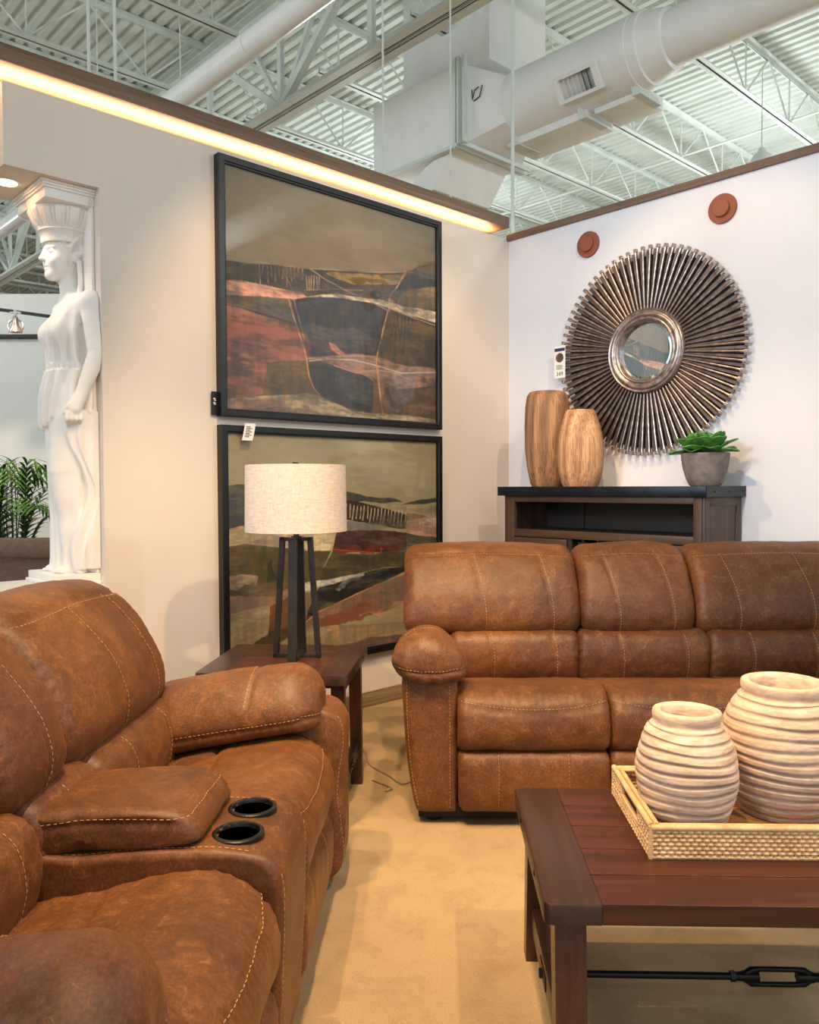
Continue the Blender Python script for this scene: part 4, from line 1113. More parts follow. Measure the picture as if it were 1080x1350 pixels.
# ------------------------------------------------------------------ cabinet
cb = thing('wine_cabinet', 'dark wooden bar cabinet with a metal-banded top behind the long sofa', 'cabinet', PR(.99, 0, 0), RZR)
def cx(s): return s - .99
ZT = 1.292
m = MB(); m.span((cx(.292), -.447, ZT - .052), (cx(1.668), -.006, ZT - .001), .001); m.build('top_board', M['cab_wood_x'], cb)
m = MB()
m.span((cx(.289), -.4515, ZT - .056), (cx(1.671), -.4465, ZT), .001); m.span((cx(.287), -.4515, ZT - .056), (cx(.292), -.005, ZT)); m.span((cx(1.668), -.4515, ZT - .056), (cx(1.673), -.005, ZT))
for s in (.33, .52, .80, 1.10, 1.32, 1.59): m.lathe([(0, .4545), (.0045, .4535), (.006, .451)], 14, (cx(s), 0, ZT - .028), m=1, axis=1)
for y in (-.36, -.20, -.04):
    k = MB(); k.lathe([(0, .0035), (.0045, .0025), (.006, 0)], 14, axis=0); v = k.arr(); v[:, 0] = v[:, 0]; m.add(v + np.array([cx(1.673), y, ZT - .028]), k.F, 1)
m.build('metal_band', [M['band'], M['rivet']], cb)
x0, x1 = cx(.334), cx(1.645); yf = -.43
m = MB()
for a, b_ in ((x0, cx(.402)), (cx(1.590), x1)): m = MB(); m.span((a, yf, .0), (b_, yf + .03, ZT - .056), .002); m.build('front_stile', M['cab_wood'], cb)
for za, zb_ in ((1.200, ZT - .056), (.985, 1.030), (.04, .10)):
    m = MB(); m.span((cx(.402), yf + .002, za), (cx(1.59), yf + .03, zb_), .001); m.build('front_rail', M['cab_wood_x'], cb)
for x, sg in ((x0, 1), (x1, -1)):
    m = MB(); m.span((x, yf + .03, .02), (x + sg * .016, -.012, ZT - .056))
    for (ya, yb_) in ((yf, yf + .055), (-.065, -.01)): m.span((x - sg * .006, ya, 0), (x + sg * .012, yb_, ZT - .056), .001)
    m.span((x - sg * .006, yf + .055, ZT - .105), (x + sg * .012, -.065, ZT - .056), .001)
    m.build('side_panel', M['cab_wood'], cb)
m = MB(); m.span((x0 + .01, -.02, .02), (x1 - .01, -.008, ZT - .056)); m.span((x0 + .012, yf + .03, 1.012), (x1 - .012, -.018, 1.026)); m.span((cx(.62), -.034, 1.026), (cx(.645), -.02, ZT - .056))
m.build('shelf', M['cab_in'], cb)
m = MB(); m.span((x0 + .02, yf + .02, .60), (x1 - .02, yf + .34, .62)); m.span((cx(.80), yf + .01, .60), (cx(.83), -.02, 1.012)); m.span((cx(1.185), yf + .01, .60), (cx(1.21), -.02, 1.012)); m.build('divider', M['cab_in'], cb)
for (a, b_) in ((.408, .80), (1.21, 1.585)):
    m = MB(); m.span((cx(a), yf + .004, .74), (cx(b_), yf + .022, .980), .001); m.span((cx(a) + .045, yf - .001, .80), (cx(a) + .05, yf + .006, .93))
    fr = MB()
    for q in ((a, b_, .945, .980), (a, b_, .74, .775), (a, a + .05, .775, .945), (b_ - .05, b_, .775, .945)): fr.span((cx(q[0]), yf - .004, q[2]), (cx(q[1]), yf + .012, q[3]), .001)
    d = m.build('drawer', M['cab_wood_x'], cb); fr.build('drawer_frame', M['cab_wood_x'], d)
for k, s in enumerate((.90, 1.0, 1.10)):
    m = MB(); m.span((cx(s) - .006, yf + .02, .965), (cx(s) + .006, -.05, 1.012)); m.span((cx(s) - .035, yf + .02, .957), (cx(s) + .035, -.05, .967)); m.build('glass_rail', M['cab_in'], cb)
m = MB(); m.span((cx(.408), yf + .004, .10), (cx(.99), yf + .022, .73), .002); m.build('door', M['cab_wood'], cb)
m = MB(); m.span((cx(.995), yf + .004, .10), (cx(1.585), yf + .022, .73), .002); m.build('door', M['cab_wood'], cb)

# solid wood vases on the cabinet: squared-off lathe shapes, hollow at the mouth
def wood_vase(label, s, off, prof, mat, sq, name='wooden_vase'):
    t = tag(None or bpy.data.objects.new('x', None), None) if False else None
    m = MB(); m.lathe(prof, 64, rfun=lambda r, z, a: r * (1 + sq * (math.cos(4 * (a + .3)) * .5) + .006 * math.sin(3 * a + 9 * z)))
    o = m.build(name, [M[mat]], None, sharp=50); place(o, PR(s, off, ZT), RZR); tag(o, label, 'vase', 'wooden vases'); return o
Z = lambda pr: pr
wood_vase('taller darker brown wooden vase on the cabinet, next to the corner', .502, .225, [(0, 0), (.098, 0), (.108, .02), (.128, .12), (.141, .24), (.143, .38), (.140, .50), (.130, .565), (.115, .588), (.102, .594), (.094, .588), (.086, .56), (.07, .50), (0, .49)], 'log_dark', .05)
wood_vase('shorter honey-coloured wooden vase on the cabinet, in front of the mirror edge', .800, .295, [(0, 0), (.100, 0), (.112, .02), (.132, .10), (.139, .19), (.134, .28), (.118, .36), (.098, .42), (.086, .452), (.080, .455), (.074, .45), (.07, .42), (.06, .36), (0, .35)], 'log_light', .0)

# potted succulent
pt = thing('potted_succulent', 'green leafy succulent in a round grey concrete pot on the cabinet', 'potted plant', PR(1.555, .235, ZT), RZR)
m = MB(); m.lathe([(0, 0), (.074, 0), (.082, .006), (.098, .04), (.114, .09), (.122, .14), (.124, .172), (.121, .176), (.114, .172), (.112, .15), (0, .148)], 56); m.build('pot', M['concrete'], pt)
m = MB(); m.lathe([(0, .158), (.06, .157), (.113, .15)], 30); m.build('soil', M['soil'], pt)
def succ_leaf(L, W, lift, curl):
    m = MB(); nu, nv = 13, 9; V = []
    for i in range(nu):
        t = i / (nu - 1); w = W * (math.sin(PI * min(1, t * .93 + .05) ** 1.35) ** .75) * .5 + .004
        th = lift - curl * t; 
        if i == 0: x, z = 0, 0
        else: x += L / (nu - 1) * math.cos(th); z += L / (nu - 1) * math.sin(th)
        for j in range(nv):
            s = j / (nv - 1) * 2 - 1; V.append((x, s * w, z + .22 * w * s * s * 1.6))
    top = [(a, b, c + .003) for a, b, c in V]; n = len(V)
    F = []
    for i in range(nu - 1):
        for j in range(nv - 1):
            q = (i * nv + j, i * nv + j + 1, (i + 1) * nv + j + 1, (i + 1) * nv + j); F += [q, tuple(n + k for k in q[::-1])]
    rim = [i * nv for i in range(nu)] + [(nu - 1) * nv + j for j in range(nv)] + [i * nv + nv - 1 for i in range(nu - 1, -1, -1)]
    for a, b in zip(rim[:-1], rim[1:]): F.append((a, b, n + b, n + a))
    m.add(V + top, F); return m
def rosette(c, spec, seed):
    r = random.Random(seed)
    for ring, (cnt, L, W, lift, curl) in enumerate(spec):
        for k in range(cnt):
            lf = succ_leaf(L * r.uniform(.9, 1.1), W * r.uniform(.9, 1.1), lift + r.uniform(-.1, .1), curl)
            o = lf.build('leaf', M['succulent'], pt); o.location = c
            o.rotation_euler = (r.uniform(-.1, .1), 0, 2 * PI * (k + .5 * (ring % 2)) / cnt + r.uniform(-.15, .15) + seed)
rosette((.045, -.02, .165), [(6, .155, .085, .32, .35), (6, .15, .085, .75, .3), (4, .14, .078, 1.12, .2), (3, .10, .05, 1.35, .1)], 1)
rosette((-.055, -.01, .160), [(6, .145, .082, .30, .35), (5, .145, .085, .80, .3), (4, .13, .07, 1.2, .15)], 2)

# ------------------------------------------------------------------ end table and lamp
et = thing('end_table', 'dark wooden end table holding the lamp between loveseat and sofa', 'end table', (-.500, 3.275, 0), math.radians(-4.6))
def trestle_table(t, X, Yd, zt, th, bw, npl, legw, inset, splay, zs, rod=True, endinset=.03):
    hx, hy = X / 2, Yd / 2
    for k in range(npl):
        a = -hy + Yd * k / npl; b_ = -hy + Yd * (k + 1) / npl
        m = MB(); m.span((-hx + bw, a + .0017, zt - th), (hx - bw, b_ - .0017, zt), .0004, 0, 1); m.build('plank', M['tbl'], t)
    for sg in (-1, 1):
        x0_, x1_ = (-hx, -hx + bw - .001) if sg < 0 else (hx - bw + .001, hx)
        bm = bmesh.new(); bmesh.ops.create_cube(bm, size=1)
        for v in bm.verts: v.co = Vector(((x0_ + x1_) / 2 + v.co.x * (x1_ - x0_), v.co.y * Yd, zt - th / 2 + v.co.z * th))
        ed = [e for e in bm.edges if all(abs(v.co.x - (x0_ if sg < 0 else x1_)) < 1e-4 for v in e.verts) and abs(e.verts[0].co.z - e.verts[1].co.z) > .001]
        bmesh.ops.bevel(bm, geom=ed, offset=.018, segments=4, profile=.5, affect='EDGES')
        ed = [e for e in bm.edges if abs(e.verts[0].co.z - e.verts[1].co.z) < 1e-5 and e.verts[0].co.z > zt - 1e-4 and not all(abs(v.co.x - (x1_ if sg < 0 else x0_)) < 1e-4 for v in e.verts)]
        bmesh.ops.bevel(bm, geom=ed, offset=.004, segments=2, profile=.5, affect='EDGES')
        m = MB(); m._bm(bm, (0, 0, 0), None, 0)
        o = m.build('breadboard_end', M['tbl_y'], t)
        for y in (-hy * .45, hy * .45):
            k = MB(); k.lathe([(0, .003), (.005, .0022), (.007, 0)], 14, axis=0); v = k.arr(); v[:, 0] *= sg
            q = MB(); q.add(v + np.array([x0_ if sg < 0 else x1_, y, zt - th / 2]), k.F); q.build('bolt', M['iron'], o)
        xl = sg * (hx - endinset - legw / 2)
        for sy in (-1, 1):
            m = MB(); yt = sy * (hy - inset - splay); yb_ = sy * (hy - inset + .0)
            d = legw * .42; w2 = legw / 2
            m.hexa([(xl - w2, yb_ - d, 0), (xl + w2, yb_ - d, 0), (xl + w2, yb_ + d, 0), (xl - w2, yb_ + d, 0), (xl - w2, yt - d * 1.1, zt - th), (xl + w2, yt - d * 1.1, zt - th), (xl + w2, yt + d * 1.1, zt - th), (xl - w2, yt + d * 1.1, zt - th)])
            m.build('leg', M['tbl_z'], t)
        m = MB(); m.span((xl - legw * .3, -hy + inset + .02, zs), (xl + legw * .3, hy - inset - .02, zs + .062), .003); st = m.build('stretcher', M['tbl_y'], t)
        m = MB(); m.span((xl - legw * .3, -hy + inset + splay, zt - th - .05), (xl + legw * .3, hy - inset - splay, zt - th - .001), .002)
        m.build('top_cleat', M['tbl_y'], t)
        if rod:
            m = MB(); y = 0; xo = xl + sg * legw * .3
            m.box((xo, y, zs + .031), (.006, .10, .034), .002); m.lathe([(0, .012), (.010, .011), (.012, .003), (.012, 0)], 6, (0, 0, 0), axis=0)
            v = m.V[-1]; v[:, 0] *= sg; v += np.array([xo, y, zs + .031])
            m.build('plate', M['iron'], st)
    for y in (-hy + inset + splay, hy - inset - splay):
        m = MB(); m.span((-hx + endinset + legw, y - .012, zt - th - .022), (hx - endinset - legw, y + .012, zt - th - .001))
        m.build('under_rail', M['tbl'], t)
    if rod:
        z = zs + .031; xe = hx - endinset - legw / 2
        m = MB(); m.tube([(-xe, 0, z), (-.085, 0, z)], .0085, 16); m.build('tie_rod', M['iron'], t); m = MB(); m.tube([(.085, 0, z), (xe, 0, z)], .0085, 16); m.build('tie_rod', M['iron'], t)
        m = MB()
        for s in (-1, 1):
            m.tube([(-.078 , 0, z + s * .005), (-.062, 0, z + s * .016), (-.04, 0, z + s * .0185), (.04, 0, z + s * .0185), (.062, 0, z + s * .016), (.078, 0, z + s * .005)], [.008, .008, .0062, .0062, .008, .008], 12)
            m.tube([(s * .10, 0, z), (s * .082, 0, z), (s * .082, 0, z), (s * .045, 0, z)], [.010, .0115, .013, .0115], 16)
            m.tube([(s * .112, 0, z), (s * .100, 0, z)], .0125, 6)
        m.build('turnbuckle', M['iron'], t)
trestle_table(et, .585, .56, .60, .042, .105, 4, .05, .03, .035, .135, True, .022)

lp = thing('table_lamp', 'table lamp with oatmeal drum shade on an open dark metal frame', 'lamp', (-.463, 3.295, .6005), math.radians(-5))
for ax in (0, 1):
    for sg in (-1, 1):
        m = MB(); top = .066; bot = .098; H_ = .492; w_in = .018; w_out = .034
        def P3(r, z): return (sg * r, 0, z) if ax == 0 else (0, sg * r, z)
        pts = [(bot, 0), (bot - .0185, 0), (top - .0185, H_), (top, H_)]
        V = []
        for e in (-w_out / 2, w_out / 2):
            for (r, z) in pts: V.append((sg * r, e, z) if ax == 0 else (e, sg * r, z))
        m.hexa(V); m.build('leg', M['lamp_metal'], lp)
for ax in (0, 1):
    for (r, z, nm) in ((.098, 0, 'bottom_bar'), (.066, .478, 'top_bar')):
        m = MB(); zz = .0004 * ax
        if ax == 0: m.span((-r, -.017, z + zz), (r, .017, z + .014 + zz))
        else: m.span((-.017, -r, z + zz), (.017, r, z + .014 + zz))
        m.build(nm, M['lamp_metal'], lp)
m = MB(); m.lathe([(0, .492), (.022, .492), (.022, .497), (.012, .499), (.012, .62), (.017, .622), (.017, .66), (0, .662)], 24); m.build('socket', M['lamp_metal'], lp)
m = MB(); m.lathe([(.2055, .517), (.2065, .517), (.2035, .786), (.2025, .786)], 96); mm = m
V = m.arr(); n = 96
m.F.append(()) if False else None
m.F = m.F[:-2] + [(3 * n + k, 3 * n + (k + 1) % n, (k + 1) % n, k) for k in range(n)]; m.M = [0] * len(m.F)
sh = m.build('lamp_shade', M['linen'], lp, sharp=60)
m = MB()
for k in range(3):
    a = 2 * PI * k / 3; m.tube([(0, 0, .772), (.2 * math.cos(a), .2 * math.sin(a), .782)], .0022, 6)
m.tube([(0, 0, .66), (.05, 0, .68), (.055, 0, .73), (0, 0, .772)], .002, 6); m.tube([(0, 0, .66), (-.05, 0, .68), (-.055, 0, .73), (0, 0, .772)], .002, 6)
m.build('harp', M['lamp_metal'], lp)
m = MB(); m.lathe([(0, .768), (.014, .769), (.014, .776), (.008, .78), (.013, .787), (.013, .797), (0, .798)], 20); m.build('finial', M['lamp_metal'], lp)
m = MB(); m.lathe([(0, .66), (.012, .662), (.03, .70), (.03, .715), (.018, .738), (0, .745)], 24); m.build('bulb', M['white'], lp)
# cord on the carpet
m = MB(); m.tube(densify([(-.34, 3.62, .01), (-.24, 3.93, .006), (-.19, 3.72, .006), (-.10, 3.58, .006), (-.06, 3.50, .007), (-.03, 3.47, .006), (.02, 3.52, .006), (.10, 3.55, .006)], .02), .0032, 8)
o = m.build('lamp_cord', M['cord']); tag(o, 'thin lamp cord lying on the carpet behind the end table', 'cord')
m = MB(); m.tube(densify([(-.17, 3.52, .006), (-.13, 3.48, .006), (-.08, 3.42, .006), (-.12, 3.38, .006)], .02), .003, 8)
o = m.build('loose_cord', M['cord']); tag(o, 'short loose cord end on the carpet beside the sofa arm', 'cord')

# ------------------------------------------------------------------ coffee table, tray, vases
ROTC = math.radians(-1.9)
def ct(x, y): c, s = math.cos(ROTC), math.sin(ROTC); return (.268 + x * c - y * s, 1.595 + x * s + y * c)
TX, TY = 1.19, .63
q = ct(TX / 2, TY / 2)
cf = thing('coffee_table', 'low dark reddish-brown plank coffee table with an iron tie rod', 'coffee table', (q[0], q[1], 0), ROTC)
trestle_table(cf, TX, TY, .46, .043, .116, 5, .065, .03, .045, .095, True, .026)

ty = thing('rattan_tray', 'rectangular pale rattan tray on the coffee table', 'tray', (*ct(.585, .395), .4605), ROTC)
TW, TD, TH = .64, .38, .074
def weave_wall(mb, p, qd, L, h, nrm, z0=0., pit=.0088, rows=7):
    """woven band: rows of round cane going over and under uprights"""
    p = np.array(p, float); qd = np.array(qd, float); nrm = np.array(nrm, float)
    n = int(L / pit) ; rr = h / rows / 2
    for r in range(rows):
        z = z0 + (r + .5) * h / rows; path = []
        for i in range(n * 3 + 1):
            x = i / 3 * pit
            if x > L: break
            o = .0020 * math.cos(PI * (i / 3 + r)); path.append(tuple(p + qd * x + nrm * o + np.array([0, 0, z])))
        mb.tube(path, rr * .96, 6)
    for i in range(n):
        x = (i + .5) * pit; o = .0012
        mb.tube([tuple(p + qd * x + nrm * o + np.array([0, 0, z0])), tuple(p + qd * x + nrm * o + np.array([0, 0, z0 + h]))], .0024, 5)
hx, hy = TW / 2, TD / 2
m = MB(); m.span((-hx + .004, -hy + .004, 0), (hx - .004, hy - .004, .008)); 
o = m.build('bottom_board', M['rattan_dark'], ty)
m = MB()
for i in range(34):
    y = -hy + .008 + i * (TD - .016) / 33; m.tube([(-hx + .01, y, .010), (hx - .01, y, .010)], .0042, 5)
m.build('woven_floor', M['rattan_dark'], ty)
m = MB(); weave_wall(m, (-hx, -hy, 0), (1, 0, 0), TW, TH - .008, (0, -1, 0)); m.build('front_side', M['rattan'], ty)
m = MB(); weave_wall(m, (-hx, hy, 0), (1, 0, 0), TW, TH - .008, (0, 1, 0)); m.build('back_side', M['rattan'], ty)
for sg in (-1, 1):
    m = MB(); weave_wall(m, (sg * hx, -hy, 0), (0, 1, 0), TD, .036, (sg, 0, 0), rows=3)
    weave_wall(m, (sg * hx, -hy, .036), (0, 1, 0), .10, TH - .044, (sg, 0, 0), rows=3); weave_wall(m, (sg * hx, hy - .10, .036), (0, 1, 0), .10, TH - .044, (sg, 0, 0), rows=3)
    e = m.build('end_side', M['rattan'], ty)
    h = MB(); x = sg * hx
    h.tube(densify([(x, -hy + .10, .037), (x, 0, .036), (x, hy - .10, .037)], .01), .006, 10)
    h.tube([(x, -hy, TH), (x, hy, TH)], .0075, 10); h.tube([(x - sg * .016, -hy + .01, TH - .002), (x - sg * .016, hy - .01, TH - .002)], .006, 10)
    h.tube([(x, -hy + .10, .036), (x, -hy + .105, TH)], .0065, 10); h.tube([(x, hy - .105, .036), (x, hy - .10, TH)], .0065, 10)
    h.build('handle', M['rattan'], e)
m = MB()
for y in (-hy, hy):
    m.tube([(-hx, y, TH - .004), (hx, y, TH - .004)], .0075, 10); m.tube([(-hx + .01, y - np.sign(y) * .014, TH - .004), (hx - .01, y - np.sign(y) * .014, TH - .004)], .005, 10)
    m.tube([(-hx, y, .003), (hx, y, .003)], .0045, 8)
for x in (-hx, hx):
    m.tube([(x, -hy, .003), (x, hy, .003)], .0045, 8)
    for y in (-hy, hy): m.tube([(x, y, 0), (x, y, TH)], .006, 8)
m.build('rim', M['rattan'], ty)

def ridged_vase(label, loc, rz, prof, ridges, depth, seed):
    """turned wooden vase: smooth profile with stepped horizontal ridges"""
    zs = [p[1] for p in prof]; rs = [p[0] for p in prof]; H = zs[-1]
    P = catm_open(prof, 260); m = MB(); n = 120; G = []
    out = []
    for (r, z) in P:
        t = (z - ridges[0]) / (ridges[1] - ridges[0]); g = 0
        if 0 <= t <= 1:
            ph = (t * ridges[2]) % 1.0; g = (1 - abs(2 * ph - 1) ** .9 * 1.0)
            e = min(ph, 1 - ph); g = 1 - min(1, max(0, (e - .09) / .13)); g = g * g * (3 - 2 * g); out_b = .0022 * math.sin(PI * ph)
        out.append((r, z, g))
    V = []
    for (r, z, g) in out:
        for k in range(n):
            a = 2 * PI * k / n
            wob = .0022 * math.sin(a * 2 + z * 30 + seed) + .0015 * math.sin(a * 5 + z * 60)
            zz = z + (.003 * math.sin(a + seed + z * 20) + .0018 * math.sin(3 * a + z * 50)) * (1 if ridges[0] < z < ridges[1] else 0)
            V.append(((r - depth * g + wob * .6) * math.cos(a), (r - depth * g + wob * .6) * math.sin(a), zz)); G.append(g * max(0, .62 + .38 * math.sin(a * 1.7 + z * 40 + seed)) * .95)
    N = len(out); F = []
    for i in range(N - 1):
        for k in range(n): F.append((i * n + k, i * n + (k + 1) % n, (i + 1) * n + (k + 1) % n, (i + 1) * n + k))
    m.add(V, F)
    me = bpy.data.meshes.new('ridged_vase'); me.from_pydata(m.arr().tolist(), [], m.F); fix_normals(me)
    at = me.attributes.new('Groove', 'FLOAT', 'POINT'); at.data.foreach_set('value', np.array(G, np.float32))
    me.polygons.foreach_set('use_smooth', [True] * len(me.polygons)); me.materials.append(M['turned'])
    o = bpy.data.objects.new('ridged_vase', me); COL.objects.link(o); place(o, loc, rz); tag(o, label, 'vase', 'ridged vases on the tray'); return o
def catm_open(pts, m):
    q = densify([(a, 0, b) for a, b in pts], .0005); d = np.linalg.norm(np.diff(q, axis=0), axis=1); s = np.concatenate([[0], np.cumsum(d)])
    t = np.linspace(0, s[-1], m); return np.stack([np.interp(t, s, q[:, 0]), np.interp(t, s, q[:, 2])], 1)
tz = .4745
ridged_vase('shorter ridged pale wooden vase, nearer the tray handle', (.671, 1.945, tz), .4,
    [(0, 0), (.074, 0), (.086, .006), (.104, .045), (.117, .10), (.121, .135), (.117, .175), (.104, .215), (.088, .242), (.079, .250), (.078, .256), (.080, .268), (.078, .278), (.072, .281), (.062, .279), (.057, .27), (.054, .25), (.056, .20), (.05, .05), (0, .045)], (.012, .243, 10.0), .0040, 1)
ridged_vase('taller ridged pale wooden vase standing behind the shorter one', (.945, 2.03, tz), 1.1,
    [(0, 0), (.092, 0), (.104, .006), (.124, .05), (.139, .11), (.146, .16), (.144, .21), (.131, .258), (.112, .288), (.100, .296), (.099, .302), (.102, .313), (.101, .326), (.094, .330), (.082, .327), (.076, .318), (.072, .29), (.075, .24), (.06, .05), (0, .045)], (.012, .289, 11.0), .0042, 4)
# ------------------------------------------------------------------ the statue in the opening (a: forward, b: her left, z: up)
def surface_nets(S, org, h):
    nx, ny, nz = S.shape; ins = S < 0
    c = np.zeros((nx - 1, ny - 1, nz - 1), np.int8)
    for i in (0, 1):
        for j in (0, 1):
            for k in (0, 1): c += ins[i:nx - 1 + i, j:ny - 1 + j, k:nz - 1 + k]
    cell = (c > 0) & (c < 8); ids = -np.ones(cell.shape, np.int64); I = np.argwhere(cell); ids[cell] = np.arange(len(I))
    acc = np.zeros((len(I), 3)); cnt = np.zeros(len(I))
    offs = [(i, j, k) for i in (0, 1) for j in (0, 1) for k in (0, 1)]
    for o in offs:
        for ax in range(3):
            if o[ax]: continue
            o2 = list(o); o2[ax] = 1
            s0 = S[I[:, 0] + o[0], I[:, 1] + o[1], I[:, 2] + o[2]]; s1 = S[I[:, 0] + o2[0], I[:, 1] + o2[1], I[:, 2] + o2[2]]
            m = (s0 < 0) != (s1 < 0); t = np.where(m, s0 / np.where(m, s0 - s1, 1), 0)
            p = np.tile(np.array(o, float), (len(I), 1)); p[:, ax] += t
            acc[m] += p[m]; cnt[m] += 1
    V = (I + acc / cnt[:, None]) * h + org; F = []
    for ax in range(3):
        b, d = [(1, 2), (2, 0), (0, 1)][ax]
        sl0 = [slice(None)] * 3; sl1 = [slice(None)] * 3; sl0[ax] = slice(0, -1); sl1[ax] = slice(1, None)
        E = np.argwhere(ins[tuple(sl0)] != ins[tuple(sl1)])
        E = E[(E[:, b] > 0) & (E[:, d] > 0)]
        E = E[(E[:, b] < cell.shape[b]) & (E[:, d] < cell.shape[d])]
        q = []
        for (ob, od) in ((0, 0), (-1, 0), (-1, -1), (0, -1)):
            e = E.copy(); e[:, b] += ob; e[:, d] += od; q.append(ids[e[:, 0], e[:, 1], e[:, 2]])
        q = np.stack(q, 1); F.append(q[(q >= 0).all(1)])
    return V, np.concatenate(F)

def statue_body():
    h = .0045; org = np.array([-.113, -.245, -.01]); n = (66, 110, 352)
    A = (org[0] + h * np.arange(n[0]))[:, None, None].astype(np.float32); B = (org[1] + h * np.arange(n[1]))[None, :, None].astype(np.float32); Zg = (org[2] + h * np.arange(n[2]))[None, None, :].astype(np.float32)
    zz = Zg[0, 0]
    def sm(d1, d2, k):
        q = np.clip(.5 + .5 * (d2 - d1) / k, 0, 1); return d2 * (1 - q) + d1 * q - k * q * (1 - q)
    def cap(p, q, r0, r1):
        p = np.array(p); v = np.array(q) - p; L = v @ v
        t = np.clip(((A - p[0]) * v[0] + (B - p[1]) * v[1] + (Zg - p[2]) * v[2]) / L, 0, 1)
        return np.sqrt((A - p[0] - t * v[0]) ** 2 + (B - p[1] - t * v[1]) ** 2 + (Zg - p[2] - t * v[2]) ** 2) - (r0 + (r1 - r0) * t)
    def ell(c, r):
        k = np.sqrt(((A - c[0]) / r[0]) ** 2 + ((B - c[1]) / r[1]) ** 2 + ((Zg - c[2]) / r[2]) ** 2); return (k - 1) * min(r)
    def prof(z, tab):
        tab = np.array(tab); return [np.interp(z, tab[:, 0], tab[:, k]) for k in range(1, tab.shape[1])]
    a0, RA, RB = prof(zz, [(0, -.03, .098, .158), (.06, -.03, .092, .152), (.25, -.03, .094, .150), (.47, -.02, .096, .152), (.70, -.02, .106, .160), (.80, -.02, .104, .155), (.94, -.02, .088, .128), (1.02, -.02, .092, .130), (1.11, -.02, .100, .140), (1.18, -.025, .086, .146), (1.24, -.035, .062, .150), (1.275, -.04, .046, .13), (1.30, -.04, .03, .06), (1.6, -.04, .01, .01)])
    th = np.arctan2(B, A - a0[None, None, :] + .02)
    # vertical folds: deep flutes on the skirt, finer pleats on the bodice
    w_sk = np.clip((.80 - zz) / .1, 0, 1) * np.clip(.4 + (.5 - zz), .35, 1); w_bo = np.clip((zz - .92) / .05, 0, 1) * np.clip((1.2 - zz) / .08, 0, 1)
    fold = w_sk[None, None] * .019 * (np.abs(np.sin(6.5 * th + .5 * np.sin(5 * Zg))) - .5) * 1.6 + w_bo[None, None] * .013 * np.sin(15 * th + 1.5 * np.sin(7 * Zg) + .8)
    k = np.sqrt(((A - a0) / RA) ** 2 + (B / RB) ** 2)
    S = np.maximum((k - 1) * np.minimum(RA, RB) - fold, np.maximum(-Zg, Zg - 1.31))
    # clinging left leg
    leg = np.minimum(cap((.01, .075, .80), (.052, .075, .47), .072, .060), cap((.052, .075, .47), (-.005, .085, .06), .058, .046))
    leg = leg - .005 * np.sin(30 * (Zg + .8 * A + .5 * B)) * np.clip((.45 - Zg) / .2, 0, 1)
    S = sm(S, leg, .03)
    # breasts
    for b in (-.062, .062): S = sm(S, ell((.048, b, 1.10), (.050, .052, .056)) - .003 * np.sin(70 * B), .035)
    # overfold of the dress below the belt, its hem rising to her left
    hem = .665 + .07 * np.clip((B + .02) / .16, 0, 1) + .008 * np.sin(40 * th)
    ov_f = .015 * np.sin(13 * th + 2.5 * np.sin(4 * Zg)) * np.clip((.95 - Zg) / .1, 0, 1)
    ra2 = RA + .018; rb2 = RB + .018
    ov = np.maximum((np.sqrt(((A - a0) / ra2) ** 2 + (B / rb2) ** 2) - 1) * np.minimum(ra2, rb2) - ov_f, np.maximum(hem - Zg, Zg - .93))
    S = sm(S, ov, .008)
    # belt gathers
    S = sm(S, np.maximum((np.sqrt(((A - a0) / (RA + .010)) ** 2 + (B / (RB + .010)) ** 2) - 1) * .09 - .004 * np.sin(34 * th), np.abs(Zg - .945) - .016), .012)
    # drapery hanging from the hand, with a wavy edge
    edge = .012 + .026 * np.sin(11.5 * Zg + .6) + .03 * np.clip((Zg - .5) / .25, 0, 1)
    for (off, ph, bb) in ((0, 0, .160), (-.035, 1.6, .172)):
        e2 = edge + off + .010 * np.sin(11.5 * Zg + ph)
        dr = np.maximum(np.maximum(A - e2, -.10 - A), np.maximum(np.abs(B - bb + .25 * np.clip(A, 0, 1)) - .018 - .004 * np.sin(120 * A), np.maximum(.02 - Zg, Zg - .74)))
        S = sm(S, dr, .006)
    # arms
    arm = np.minimum(cap((-.055, .165, 1.235), (-.068, .198, 1.0), .050, .041), cap((-.068, .198, 1.0), (.012, .196, .800), .041, .027))
    S = sm(S, arm, .012); S = sm(S, ell((-.055, .160, 1.235), (.055, .055, .052)), .02)
    S = sm(S, np.minimum(cap((-.05, -.165, 1.235), (-.06, -.195, 1.0), .05, .04), cap((-.06, -.195, 1.0), (.0, -.18, .78), .04, .03)), .015)
    # left hand: palm, four curled fingers, thumb
    S = sm(S, cap((.018, .198, .792), (.040, .196, .742), .028, .032), .01); 
    for i, (da, L) in enumerate(((.074, .038), (.054, .043), (.034, .042), (.014, .035))):
        z0 = .728 - .004 * abs(i - 1.5); f = np.minimum(cap((da, .208, z0), (da + .004, .214, z0 - L * .7), .0105, .0098), cap((da + .004, .214, z0 - L * .7), (da + .002, .196, z0 - L * 1.05), .0098, .008))
        S = sm(S, f, .0035)
    S = sm(S, np.minimum(cap((.048, .204, .775), (.078, .203, .748), .011, .009), cap((.078, .203, .748), (.086, .196, .722), .009, .0075)), .005)
    # neck, head (modelled in a slightly enlarged frame)
    A0, Z0 = A, Zg; HS = 1.17; A = (A0 + .018) / HS - .018; Zg = (Z0 - 1.345) / HS + 1.345; B0 = B; B = B0 / HS
    S = sm(S, cap((-.035, 0, 1.25), (-.018, 0, 1.40), .045, .040), .03)
    hd = ell((-.005, 0, 1.462), (.076, .064, .088)); hd = sm(hd, ell((.020, 0, 1.405), (.050, .047, .056)), .03)
    hd = sm(hd, ell((.052, 0, 1.363), (.020, .024, .018)), .02)                 # chin
